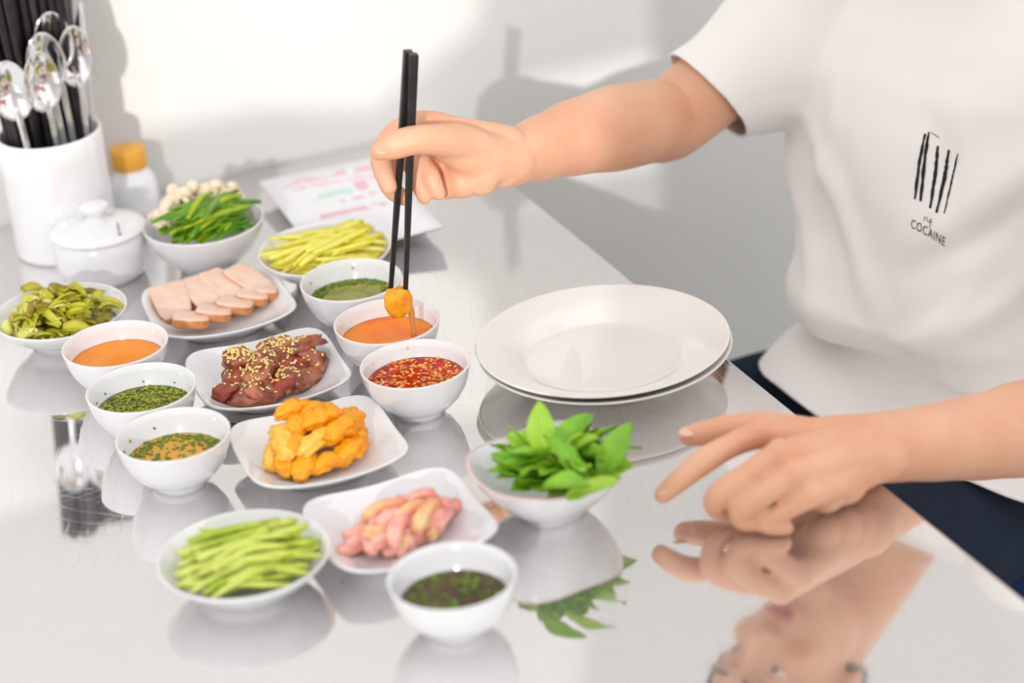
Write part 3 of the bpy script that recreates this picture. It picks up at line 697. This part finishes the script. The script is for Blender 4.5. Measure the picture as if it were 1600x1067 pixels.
M['leaf2'] = mat('light_basil_leaf', srgb(176, 214, 66), 0.4, col2=srgb(136, 194, 36), nscale=25, sss=.1)
lv = [leaf(rnd(.038, .052), rnd(.020, .028), rnd(.05, .4), rnd(.1, .5), i) for i in range(9)]
l1, l2 = shared('basil_leaf', lv[:6], M['leaf']), shared('basil_leaf', lv[6:], M['leaf2'])
LX, LY = -.238, -.849
for i in range(110):
    t = i / 110; a = rnd(0, 6.28); rho = math.sqrt(random.random()) * (1 - .25 * t)
    x, y = LX + .042 * rho * math.cos(a), LY + .038 * rho * math.sin(a)
    dk = random.random() < .62
    put('basil_leaf', random.choice(l1 if dk else l2), 'deep green basil leaf heaped in the pink-rimmed bowl' if dk else 'light yellow-green basil leaf heaped in the pink-rimmed bowl', 'leaf', 'deep green basil leaves' if dk else 'light green basil leaves', (x - .014 * math.cos(a), y - .014 * math.sin(a), .020 + .034 * t * (1 - .3 * rho) + .012 * rho), rnd(-.6, .6), -rnd(.15, .75) * (.6 + .4 * rho), a + rnd(-.8, .8), rnd(.75, .98), (-.242, -.833, IN_LEAF))
for (px, py, z, rz, ry, me) in ((845, 705, .058, 60, -1.15, l2[0]), (940, 742, .050, 20, -.8, l1[3]), (900, 745, .055, 110, -.75, l1[4]), (885, 778, .050, -30, -.4, l2[1]), (850, 760, .055, -60, -.3, l1[0])):
    put('basil_leaf', me, 'large basil leaf standing upright above the heap', 'leaf', 'upright basil leaves', at_z(px, py, z), 0.2, ry, R_(rz), 1.0, (-.242, -.833, IN_LEAF))

# ------------------------------------------------------------------ chopsticks in the hand and the morsel
M['chop_hand'] = M['black']
TIP1, TOP1 = at_d(610, 458, 2.106), at_d(638, 79, 2.010)
TIP2, TOP2 = at_d(633, 470, 2.100), at_d(646, 84, 2.003)
def hand_chop(tip, topp, label):
    L = (topp - tip).length; o = obj('held_chopstick', chop(L, .0019, .0040), M['chop_hand'], None, False); stand(o, tip, topp, .2); return tag(o, label, 'chopstick', 'chopsticks held in the hand')
hand_chop(TIP1, TOP1, 'black chopstick held in the raised hand, pressed by the forefinger')
hand_chop(TIP2, TOP2, 'black chopstick held in the raised hand, resting in the thumb crook')
mc = at_d(622, 472, 2.100)
mo = thing('fried_morsel', 'golden fried morsel dripping sauce, pinched by the held chopsticks', 'fried food', mc)
me = blob(.012, .0095, .0135, .22, 1.9, 77, 4, .1)
obj('batter', me, M['fry'], mo)
M['drip'] = mat('sauce_drip', srgb(238, 168, 96), 0.1, trans=.4)
fixn(obj('sauce_drip', tube([V((.0085, -.002, -.002)), V((.0105, -.002, -.012)), V((.0108, -.001, -.026)), V((.0110, -.001, -.0405))], [.003, .0030, .0022, .003], 10), M['drip'], mo))

# ------------------------------------------------------------------ the person
def skin_mat():
    m = mat('skin', srgb(231, 180, 147), 0.45, col2=srgb(225, 165, 132), nscale=18, ndetail=3, sss=.25, sub=(.012, .005, .003), bump=.12, bscale=500)
    return m
M['skin'] = skin_mat()
M['nail'] = mat('fingernail', srgb(238, 190, 168), 0.35)
M['shirt'] = mat('white_cotton', srgb(248, 245, 242), 0.85, spec=.15, col2=srgb(250, 247, 245), nscale=8, bump=.06, bscale=900)
def jeans_mat():
    m = mat('navy_denim', srgb(26, 31, 42), 0.9, spec=.1, col2=srgb(35, 42, 56), nscale=14, ramp=(.3, .7))
    nt = m.node_tree; N = nt.nodes; L = nt.links; p = N['Principled BSDF']; src = p.inputs['Base Color'].links[0].from_socket
    tc = N.new('ShaderNodeTexCoord'); wv = N.new('ShaderNodeTexWave'); wv.inputs['Scale'].default_value = 160; wv.bands_direction = 'DIAGONAL'; wv.inputs['Distortion'].default_value = 1.2
    L.new(tc.outputs['Object'], wv.inputs['Vector'])
    mx = N.new('ShaderNodeMixRGB'); mx.inputs[2].default_value = (*srgb(68, 82, 106), 1); L.new(src, mx.inputs[1])
    mu = N.new('ShaderNodeMath'); mu.operation = 'MULTIPLY'; mu.inputs[1].default_value = .35; L.new(wv.outputs['Fac'], mu.inputs[0]); L.new(mu.outputs[0], mx.inputs[0])
    L.new(mx.outputs[0], p.inputs['Base Color']); return m
M['jeans'] = jeans_mat()
M['hair'] = mat('black_hair', srgb(24, 20, 18), 0.4, col2=srgb(40, 32, 28), nscale=120)
M['lips'] = mat('lips', srgb(190, 104, 100), 0.35)
M['eye'] = mat('eye_white', srgb(236, 234, 230), 0.2)
M['ink'] = mat('black_shirt_print', srgb(44, 40, 44), 0.8, spec=.1, col2=srgb(70, 64, 66), nscale=600, ramp=(.45, .75))

def dens(pts, rads, n=4):
    """Catmull-Rom resample of a chain"""
    pts = [V(p) for p in pts]; out, ro = [], []
    for i in range(len(pts) - 1):
        p0, p1, p2, p3 = pts[max(i - 1, 0)], pts[i], pts[i + 1], pts[min(i + 2, len(pts) - 1)]
        for k in range(n):
            t = k / n; out.append(.5 * ((2 * p1) + (p2 - p0) * t + (2 * p0 - 5 * p1 + 4 * p2 - p3) * t * t + (3 * p1 - p0 - 3 * p2 + p3) * t ** 3))
            tt = t * t * (3 - 2 * t); ro.append(rads[i] * (1 - tt) + rads[i + 1] * tt)
    out.append(pts[-1]); ro.append(rads[-1]); return out, ro
def limb(pts, rads, n=4, seg=16, flat=1.0, up=V((0, 0, 1))):
    p, r = dens(pts, rads, n); return tube(p, r, seg, flat, up, cap=4)
def remeshed(parts, voxel, smooth=6, fac=.5):
    me = mesh('tmp', merge(*parts)); o = bpy.data.objects.new('tmp', me); COL.objects.link(o)
    bm = bmesh.new(); bm.from_mesh(me); bmesh.ops.recalc_face_normals(bm, faces=bm.faces); bm.to_mesh(me); bm.free()
    r = o.modifiers.new('r', 'REMESH'); r.mode = 'VOXEL'; r.voxel_size = voxel
    if smooth: q = o.modifiers.new('s', 'SMOOTH'); q.iterations = smooth; q.factor = fac
    dg = bpy.context.evaluated_depsgraph_get(); out = bpy.data.meshes.new_from_object(o.evaluated_get(dg))
    bpy.data.objects.remove(o); bpy.data.meshes.remove(me); return out
def vf_of(me): return [v.co.copy() for v in me.vertices], [tuple(p.vertices) for p in me.polygons]

FACE = V((-.95, -.31, 0)).normalized(); LEFT = V((.31, -.95, 0)).normalized()   # his forward and his left
MID = V((.350, -.540, .235))
S_R = MID - LEFT * .165 + V((0, 0, -.015)); S_L = MID + LEFT * .175 + V((0, 0, -.015))
# --- raised (right) arm
W_R = at_d(806, 243, 2.125); E_R = at_d(1056, 180, 2.33)
arm = [limb([at_d(775, 245, 2.112), W_R, at_d(855, 228, 2.165), at_d(905, 213, 2.205), at_d(964, 200, 2.255), at_d(1018, 189, 2.305), E_R, E_R.lerp(S_R, .5), S_R],
            [.0235, .0245, .0300, .0355, 0.0405, .0400, .0395, .042, .050], 4, 20)]
D = at_d
def finger(pts, rads): return limb([D(*p) for p in pts], rads, 3, 12)
RH = dict(
 thumb=([(772, 240, 2.095), (718, 222, 2.062), (655, 218, 2.030), (620, 226, 2.026), (594, 236, 2.028)], [.0160, .0155, .0128, .0126, .0088]),
 index=([(690, 196, 2.095), (655, 192, 2.088), (618, 208, 2.074), (596, 240, 2.064), (599, 268, 2.056), (608, 291, 2.056)], [.0120, .0112, .0105, .0098, .0092, .0075]),
 middle=([(690, 214, 2.105), (645, 214, 2.100), (606, 244, 2.086), (604, 275, 2.082), (614, 298, 2.082), (632, 310, 2.086)], [.012, .0112, .0102, .0098, .0088, .0070]),
 ring=([(700, 236, 2.108), (655, 235, 2.100), (632, 242, 2.086), (649, 262, 2.078), (656, 286, 2.076), (663, 308, 2.076)], [.012, .0108, .0098, .0096, .0086, .0068]),
 little=([(715, 262, 2.106), (682, 256, 2.096), (662, 254, 2.082), (672, 272, 2.072), (679, 290, 2.070), (686, 303, 2.072)], [.0115, .0098, .0088, .0086, .0078, .0062]))
for k, (p, r) in RH.items(): arm.append(finger(p, r))
for (a, b, ra, rb) in (((790, 232, 2.112), (690, 200, 2.097), .021, .0130), ((790, 240, 2.115), (690, 220, 2.106), .021, .0130), ((790, 250, 2.115), (700, 243, 2.109), .021, .0130), ((785, 262, 2.112), (712, 268, 2.105), .0185, .0135)):
    arm.append(limb([D(*a), D(*b)], [ra, rb], 4, 14))
for (p, r) in (((752, 262, 2.096), .0205), ((722, 284, 2.094), .0150), ((700, 288, 2.098), .0135), ((706, 268, 2.100), .0150), ((728, 262, 2.094), .0190), ((770, 250, 2.106), .0215), ((782, 262, 2.114), .0185), ((800, 250, 2.122), .0238), ((750, 276, 2.100), .0175), ((705, 222, 2.072), .0150)):
    arm.append(ellipsoid(D(*p), (V((r, 0, 0)), V((0, r, 0)), V((0, 0, r)))))
arm.append(limb([D(800, 248, 2.116), D(768, 246, 2.098), D(735, 240, 2.082), D(700, 224, 2.062)], [.0225, .0220, .0205, .0160], 4, 16))
right_arm = remeshed(arm, .0019, 9, .5)
# --- resting (left) arm and hand
Z = at_z
W_L = at_d(1368, 700, 1.892); E_L = at_d(1745, 640, 2.03)
arm = [limb([at_d(1330, 702, 1.884), W_L, at_d(1410, 696, 1.905), at_d(1470, 690, 1.930), at_d(1540, 681, 1.960), at_d(1600, 670, 1.985), at_d(1680, 655, 2.010), E_L, E_L.lerp(S_L, .5), S_L],
            [.0270, .0282, .0292, .0320, .0362, .0402, .043, .044, .046, .052], 4, 20)]
def fz(pts, rads): return limb([Z(*p) for p in pts], rads, 3, 12)
for p, r in (
 ([(1235, 678, .049), (1182, 680, .052), (1140, 697, .051), (1100, 720, .047), (1062, 750, .036), (1036, 773, .025)], [.0125, .0114, .0098, .0106, .0092, .0074]),
 ([(1265, 706, .050), (1218, 712, .053), (1170, 740, .046), (1122, 774, .031), (1119, 794, .016), (1136, 802, .009)], [.0125, .0114, .0096, .0100, .0088, .0070]),
 ([(1280, 732, .045), (1238, 744, .047), (1196, 770, .038), (1158, 797, .021), (1162, 813, .0115), (1182, 817, .008)], [.0120, .0108, .0092, .0097, .0085, .0068]),
 ([(1304, 756, .030), (1264, 775, .032), (1230, 795, .023), (1195, 814, .0115), (1205, 821, .0085), (1228, 824, .0070)], [.0120, .0102, .0086, .0088, .0078, .0064]),
 ([(1260, 680, .036), (1200, 668, .044), (1150, 668, .046), (1108, 676, .043), (1076, 681, .041)], [.0150, .0130, .0115, .0108, .0085])):
    arm.append(fz(p, r))
for (a, b, ra, rb) in (((1345, 692, .036), (1210, 680, .050), .0235, .0130), ((1345, 700, .036), (1240, 708, .051), .0235, .0132), ((1345, 710, .033), (1258, 738, .046), .0235, .0130), ((1345, 722, .028), (1282, 764, .032), .0215, .0125)):
    arm.append(limb([Z(*a), Z(*b)], [ra, rb], 4, 14))
for (p, r) in (((1290, 769, .0180), .0165), ((1318, 752, .0210), .0190), ((1345, 728, .0265), .0195), ((1375, 712, .0300), .0215), ((1214, 768, .0300), .0080), ((1190, 750, .0400), .0075), ((1262, 722, .034), .0190), ((1250, 702, .036), .0190), ((1186, 676, .0545), .0118), ((1220, 708, .0560), .0122), ((1240, 739, .0500), .0115), ((1266, 771, .0345), .0105)):
    arm.append(ellipsoid(Z(*p), (V((r, 0, 0)), V((0, r, 0)), V((0, 0, r)))))
left_arm = remeshed(arm, .0019, 9, .5)
# --- head, neck, trunk, legs
HC = V((.215, -.580, .445))
fd = V((-.80, -.22, -.56)).normalized(); sd = fd.cross(V((0, 0, 1))).normalized(); hu = sd.cross(fd).normalized()   # face dir, his right, head up
HM = Matrix(((sd.x, fd.x, hu.x, HC.x), (sd.y, fd.y, hu.y, HC.y), (sd.z, fd.z, hu.z, HC.z), (0, 0, 0, 1)))
def E3(c, a, b, d, sub=3): return ellipsoid(c, (V((a, 0, 0)), V((0, b, 0)), V((0, 0, d))), sub)
head = [E3((0, -.012, .030), .074, .094, .098, 4), E3((0, .022, -.035), .060, .070, .082, 4), E3((0, .070, -.098), .026, .020, .018), E3((0, .030, -.075), .050, .055, .040),
        tube([V((0, .082, .018)), V((0, .096, -.008)), V((0, .106, -.028))], [.0075, .0095, .0120], 12), E3((.013, .092, -.030), .0085, .009, .008), E3((-.013, .092, -.030), .0085, .009, .008),
        E3((0, .078, .034), .045, .014, .012), E3((.034, .066, -.022), .024, .020, .022), E3((-.034, .066, -.022), .024, .020, .022),
        E3((.074, -.012, -.006), .008, .018, .030), E3((-.074, -.012, -.006), .008, .018, .030), E3((0, .084, -.060), .022, .012, .012), E3((.031, .0705, .0150), .0165, .0120, .0085), E3((-.031, .0705, .0150), .0165, .0120, .0085)]
head = [moved(h, HM) for h in head]
nb = MID + V((.004, .0, .02))
body = head + [limb([nb - V((0, 0, .06)), nb, nb.lerp(HM @ V((0, -.035, -.06)), .55), HM @ V((0, -.025, -.03))], [.050, .052, .052, .055], 4, 20)]
PEL = V((.405, -.530, -.195)); TOR = V((.360, -.530, 0))
body += [limb([PEL, TOR, MID - V((0, 0, .06))], [.10, .095, .075], 5, 20), limb([MID - LEFT * .15 - V((0, 0, .03)), MID - V((0, 0, .03)), MID + LEFT * .15 - V((0, 0, .03))], [.035, .042, .035], 4, 16)]
HIP_R, HIP_L = PEL - LEFT * .085 + V((0, 0, -.022)), PEL + LEFT * .085 + V((0, 0, -.022))
KN_R, KN_L = V((.035, -.395, -.235)), V((-.015, -.795, -.228))
AN_R, AN_L = V((.06, -.40, -.665)), V((.03, -.80, -.665))
for hp, kn, an in ((HIP_R, KN_R, AN_R), (HIP_L, KN_L, AN_L)):
    body += [limb([hp, hp.lerp(kn, .5), kn], [.066, .058, .048], 4, 16), limb([kn, kn.lerp(an, .35), an], [.048, .045, .032], 4, 16), limb([an, an + FACE * .08 - V((0, 0, .035))], [.032, .026], 3, 12)]
trunk = remeshed(body, .0048, 5, .5)
person = thing('person', 'person in a white T-shirt and dark jeans seated at the steel table holding chopsticks', 'person', (.40, -.53, -.75))
PINV = Matrix.Translation(-V((.40, -.53, -.75)))
def pchild(name, vf, m, smooth=True, parent=None): return obj(name, moved(vf, PINV), m, parent or person, smooth)
bod = pchild('body', merge(vf_of(right_arm), vf_of(left_arm), vf_of(trunk)), M['skin'])
for me in (right_arm, left_arm, trunk): bpy.data.meshes.remove(me)
# nails
def nail(c, nrm, along, w, l):
    c = V(c); nrm = nrm.normalized(); along = (along - nrm * along.dot(nrm)).normalized(); s = nrm.cross(along)
    pchild('fingernail', ellipsoid(c, (s * w, along * l, nrm * .0012), 3), M['nail'])
toc = -CF
nail(D(600, 231, 2.0215) , (toc + CU * .5), -CR + CU * -.25, .0062, .0075)
nail(Z(1074, 675, .0470), (toc + CU * 1.2), -CR, .0055, .0070)
nail(Z(1038, 766, .0305), (toc * .6 + CU * 1.0 - CR * .5), -CR - CU * .9, .0050, .0062)
# face details
def hchild(name, vf, m, parent=None): return pchild(name, moved(vf, HM), m, True, parent)
hchild('lips', merge(E3((0, .0945, -.0575), .021, .006, .0045), E3((0, .0925, -.0655), .018, .006, .0055)), M['lips'])
for s in (1, -1):
    hchild('eye', E3((s * .031, .0715, .0075), .0125, .0090, .0060), M['eye']); hchild('iris', E3((s * .031, .0795, .0055), .0050, .0020, .0042), M['hair'])
    hchild('eyebrow', tube([V((s * .014, .0925, .036)), V((s * .030, .0890, .040)), V((s * .046, .0760, .036))], [.003, .0035, .002], 8), M['hair'])
def hairshape():
    vs = []
    for v in ICO[4][0]:
        p = V((v.x * .082, v.y * .104, v.z * .106)) * (1 + .05 * noise.noise(v * 5) + .03 * noise.noise(v * 14)); p += V((0, -.020, .036))
        if p.y > .050 and p.z < .075: p.y = .050 + (p.y - .050) * .2; 
        if p.z < -.035: p.z = -.035 + (p.z + .035) * .25
        if p.z < .02 and p.y > -.005: p.x *= .86; p.y = -.005 + (p.y + .005) * .3
        vs.append(p)
    return vs, ICO[4][1]
hchild('hair', hairshape(), M['hair'])

# --- T-shirt
def ring_solid(rings, n=48, e=2.35):
    vs, fs = [], []
    for (z, cx, cy, hd, hw) in rings:
        for k in range(n):
            a = 2 * math.pi * k / n; q = (abs(math.cos(a)) ** e + abs(math.sin(a)) ** e) ** (-1 / e)
            p = V((cx, cy, z)) + FACE * (hd * q * math.cos(a)) + LEFT * (hw * q * math.sin(a)); vs.append(p)
    for i in range(len(rings) - 1):
        for k in range(n): j = (k + 1) % n; fs.append((i * n + k, i * n + j, i * n + n + j, i * n + n + k))
    fs += [tuple(range(n))[::-1], tuple(range((len(rings) - 1) * n, len(rings) * n))]
    return vs, fs
def rg(z, fwd, hd, hw, lat=0.0):
    c = V((.355, -.535, 0)) + FACE * fwd + LEFT * lat; return (z, c.x, c.y, hd, hw)
torso = ring_solid([rg(-.235, .06, .225, .245, .065), rg(-.165, .06, .22, .238, .060), rg(-.145, .05, .195, .215, .045), rg(-.128, .02, .150, .185, .015), rg(-.112, .0, .130, .160, .010), rg(-.092, .002, .144, .165, .008), rg(-.065, .008, .158, .172, .006), rg(0, 0, .150, .186, .003), rg(.06, 0, .146, .200), rg(.12, 0, .136, .202), rg(.165, 0, .122, .192), rg(.205, -.004, .104, .17), rg(.24, -.010, .082, .135), rg(.268, -.012, .068, .098), rg(.30, -.004, .062, .078), rg(.33, .01, .06, .075)])
ax_R = (E_R - S_R).normalized(); ax_L = (E_L - S_L).normalized()
CUF_R = S_R.lerp(E_R, .83); CUF_L = S_L.lerp(E_L, .66)
sl = [limb([S_R - ax_R * .05, S_R, S_R.lerp(E_R, .4) - V((0, 0, .018)), CUF_R - V((0, 0, .002)), CUF_R + ax_R * .05], [.085, .090, .078, .050, .047], 5, 24),
      limb([S_L - ax_L * .05, S_L, S_L.lerp(E_L, .4), CUF_L, CUF_L + ax_L * .05], [.080, .088, .082, .072, .068], 5, 24)]
sm = remeshed([torso] + sl, .0055, 7, .5)
bm = bmesh.new(); bm.from_mesh(sm); bpy.data.meshes.remove(sm)
def cut(co, no, near, rad):
    fset = {f for f in bm.faces if (f.calc_center_median() - near).length < rad}
    geom = list(fset) + list({e for f in fset for e in f.edges}) + list({v for f in fset for v in f.verts})
    bmesh.ops.bisect_plane(bm, geom=geom, plane_co=co, plane_no=no, clear_outer=False, dist=1e-6)
    kill = [v for v in bm.verts if (v.co - near).length < rad and (v.co - co).dot(no) > 1e-5]
    bmesh.ops.delete(bm, geom=kill, context='VERTS')
cut(CUF_R, (ax_R + V((0, 0, -.12))).normalized(), CUF_R + ax_R * .04, .115); cut(CUF_L, ax_L, CUF_L + ax_L * .04, .115)
cut(V((.355, -.535, -.182)), (FACE * .2 + V((0, 0, -1))).normalized(), V((.36, -.54, -.32)), .46)
NK = MID + V((0, 0, .045)) + FACE * .03; NKN = (V((0, 0, 1)) + FACE * .55).normalized(); cut(NK, NKN, NK + NKN * .035, .105)
bm.normal_update()
def fold(p):
    # soft drapery: pull lines from the armpits and slack folds over the lap
    r = p - V((.355, -.535, 0)); s = r.dot(LEFT); d = r.dot(FACE); z = p.z
    h = .0065 * math.sin(26 * s + 9 * z + 2.2 * noise.noise(V((s * 4, z * 4, .3)))) * max(0, min(1, (.16 - z) / .12))
    h += .009 * noise.noise(V((s * 9, z * 5, d * 5))) + .0025 * noise.noise(V((s * 22, z * 16, d * 14)))
    h += .014 * math.exp(-((z + .085 + .12 * (s + .05)) / .022) ** 2) * (1 if d > 0 else .3) - .018 * math.exp(-((z + .122 + .10 * s) / .016) ** 2) * (1 if d > 0 else .3)
    for (s0, z0, s1, z1, wd, am) in ((-.15, .13, .02, -.06, .016, .009), (-.17, .06, -.05, -.09, .014, .007), (.15, .12, .03, -.02, .015, -.009), (.17, .07, .06, -.09, .014, .010), (.02, .16, .09, .05, .016, -.006), (-.08, .17, -.10, .0, .014, .006), (.10, .02, .02, -.10, .012, .007)):
        ds, dz = s1 - s0, z1 - z0; L2 = ds * ds + dz * dz; q = ((s - s0) * ds + (z - z0) * dz) / L2
        if 0 < q < 1 and d > 0: h += am * math.sin(math.pi * q) * math.exp(-((((s - s0) * dz - (z - z0) * ds) / math.sqrt(L2) + .01 * math.sin(5 * q)) / wd) ** 2)
    h += .005 * math.sin(60 * (z - .6 * s)) * math.exp(-((s - .12) / .07) ** 2) * math.exp(-((z - .10) / .07) ** 2)
    return h
for v in bm.verts:
    if (v.co - S_R).length > .0: v.co = v.co + v.normal * fold(v.co)
tmp = bpy.data.meshes.new('t_shirt'); bm.to_mesh(tmp)
shirt_bvh = BVHTree.FromBMesh(bm); bm.free()
ts = pchild('t_shirt', vf_of(tmp), M['shirt']); tag(ts, 'white cotton T-shirt with a small black print on the chest')
so = ts.modifiers.new('thickness', 'SOLIDIFY'); so.thickness = .0022; so.offset = -1
# collar rib
ring = []
for k in range(40):
    a = 2 * math.pi * k / 40; u = FACE - NKN * FACE.dot(NKN); u.normalize()
    h = shirt_bvh.ray_cast(NK - NKN * .006, (u * math.cos(a) + LEFT * math.sin(a)).normalized(), .2)
    ring.append((h[0] if h[0] else NK + u * .07 * math.cos(a) + LEFT * .08 * math.sin(a)))
cv = []
fcs = []
for k in range(40):
    p = ring[k]; out = (p - NK); out = (out - NKN * out.dot(NKN)).normalized()
    for (dn, do) in ((-.009, .0015), (.003, .0022), (.009, .0008), (.009, -.0015), (-.009, -.001)): cv.append(p + NKN * dn + out * do)
for k in range(40):
    for j in range(5): fcs.append((k * 5 + j, k * 5 + (j + 1) % 5, ((k + 1) % 40) * 5 + (j + 1) % 5, ((k + 1) % 40) * 5 + j))
pchild('collar', (cv, fcs), M['shirt'], True, None)

# print on the chest
def on_shirt(px, py):
    h = shirt_bvh.ray_cast(CAM, ray(px, py).normalized()); return (h[0] + h[1] * .0008 if h[1].dot(CF) < 0 else h[0] - h[1] * .0008) if h[0] else at_d(px, py, 2.17)
def ribbon(pts, wid):
    vs, fs = [], []
    n = len(pts)
    for i, (x, y) in enumerate(pts):
        x0, y0 = pts[max(i - 1, 0)]; x1, y1 = pts[min(i + 1, n - 1)]; L = math.hypot(x1 - x0, y1 - y0) or 1
        nx, ny = -(y1 - y0) / L, (x1 - x0) / L; w_ = wid[i] / 2
        vs += [on_shirt(x + nx * w_, y + ny * w_), on_shirt(x - nx * w_, y - ny * w_)]
    for i in range(n - 1): fs.append((2 * i, 2 * i + 1, 2 * i + 3, 2 * i + 2))
    return vs, fs
def sample(p, q, n, wob): return [(p[0] + (q[0] - p[0]) * i / n + wob * math.sin(i * 1.3 + p[0]) , p[1] + (q[1] - p[1]) * i / n) for i in range(n + 1)]
random.seed(2)
def stroke(ctrl, wmax):
    pts = []
    for (a, b) in zip(ctrl, ctrl[1:]): pts += sample(a, b, 9, .25)
    n = len(pts); w_ = [wmax * 1.4 * (.3 + .7 * math.sin(math.pi * min(1, (i + 1.5) / n * .9)) ** .6) * rnd(.6, 1.15) for i in range(n)]
    return ribbon(pts, w_)
for ctrl, wm in (([(1446, 209), (1437, 255), (1430, 311)], 3.8), ([(1452, 206), (1446, 245), (1439, 314)], 4.2), ([(1466, 228), (1463, 265), (1454, 325)], 4.0), ([(1483, 234), (1477, 275), (1464, 332)], 4.4), ([(1497, 240), (1488, 280), (1476, 333)], 2.2)):
    pchild('print_stroke', stroke(ctrl, wm), M['ink'], False, ts)
pchild('print_stroke', ribbon(sample((1455, 207), (1468, 215), 6, 0), [1.0] * 7), M['ink'], False, ts)
scr = merge(ribbon([(1444, 345), (1446, 337), (1447, 343), (1449, 338), (1450, 346)], [.9] * 5), ribbon([(1452, 344), (1454, 342), (1455, 346), (1452, 347), (1451, 345)], [.8] * 5), ribbon([(1456, 340), (1454, 350), (1453, 357)], [.8] * 3), ribbon([(1451, 347), (1458, 346)], [.8] * 2))
pchild('print_lettering', scr, M['ink'], False, ts)
fc = bpy.data.curves.new('lettering', 'FONT'); fc.body = 'COCAINE'; fc.size = 1.0; fc.space_character = 1.12; fc.resolution_u = 4
fo = bpy.data.objects.new('lettering', fc); COL.objects.link(fo); dg = bpy.context.evaluated_depsgraph_get(); dg.update()
lm = bpy.data.meshes.new_from_object(fo.evaluated_get(dg)); bpy.data.objects.remove(fo)
xs = [v.co.x for v in lm.vertices]; x0, x1 = min(xs), max(xs); hcap = max(v.co.y for v in lm.vertices)
vs = []
for v in lm.vertices:
    u = (v.co.x - x0) / (x1 - x0); h = v.co.y / hcap
    bx = 1423.5 + 53 * u; byy = 355.0 + 29.5 * u - 4.0 * math.sin(math.pi * u) * .3
    vs.append(on_shirt(bx + 1.6 * h, byy - 13.5 * h))
pchild('print_lettering', (vs, [tuple(p.vertices) for p in lm.polygons]), M['ink'], False, ts)

# --- jeans and shoes
jp = [limb([PEL + V((0, 0, .04)), PEL - V((0, 0, .03))], [.125, .13], 3, 20), limb([PEL - LEFT * .07, PEL + LEFT * .07], [.12, .12], 3, 20)]
for hp, kn, an in ((HIP_R, KN_R, AN_R), (HIP_L, KN_L, AN_L)):
    jp += [limb([hp, hp.lerp(kn, .5), kn], [.084, .073, .063], 4, 20), limb([kn, kn.lerp(an, .4), an], [.063, .064, .055], 4, 20)]
jm = remeshed(jp, .006, 8, .5)
tag(pchild('jeans', vf_of(jm), M['jeans']), 'dark navy denim jeans'); bpy.data.meshes.remove(jm)
M['shoe'] = mat('black_canvas_shoe', srgb(40, 40, 42), 0.7)
for an in (AN_R, AN_L):
    f0 = an + V((0, 0, -.045))
    sh_ = remeshed([limb([f0 - FACE * .05, f0 + FACE * .05, f0 + FACE * .14], [.038, .040, .034], 4, 16, .8), limb([an + V((0, 0, .02)), f0], [.042, .04], 3, 16)], .006, 4)
    v_, f_ = vf_of(sh_); v_ = [V((p.x, p.y, max(p.z, -.75))) for p in v_]; pchild('shoe', (v_, f_), M['shoe']); bpy.data.meshes.remove(sh_)
# --- stool
sx, sy = .44, -.525; SEAT = .395
M['stool'] = mat('blue_plastic_stool', srgb(60, 92, 140), 0.45)
stl = thing('plastic_stool', 'low plastic stool under the seated person', 'stool', (sx, sy, -.75))
obj('seat', box(-.15, .15, -.15, .15, .362, .388, .008, 3), M['stool'], stl)
for x in (-1, 1):
    for y in (-1, 1): fixn(obj('leg', tube([V((x * .15, y * .15, .002)), V((x * .125, y * .125, .363))], [.018, .020], 10, cap=1), M['stool'], stl))
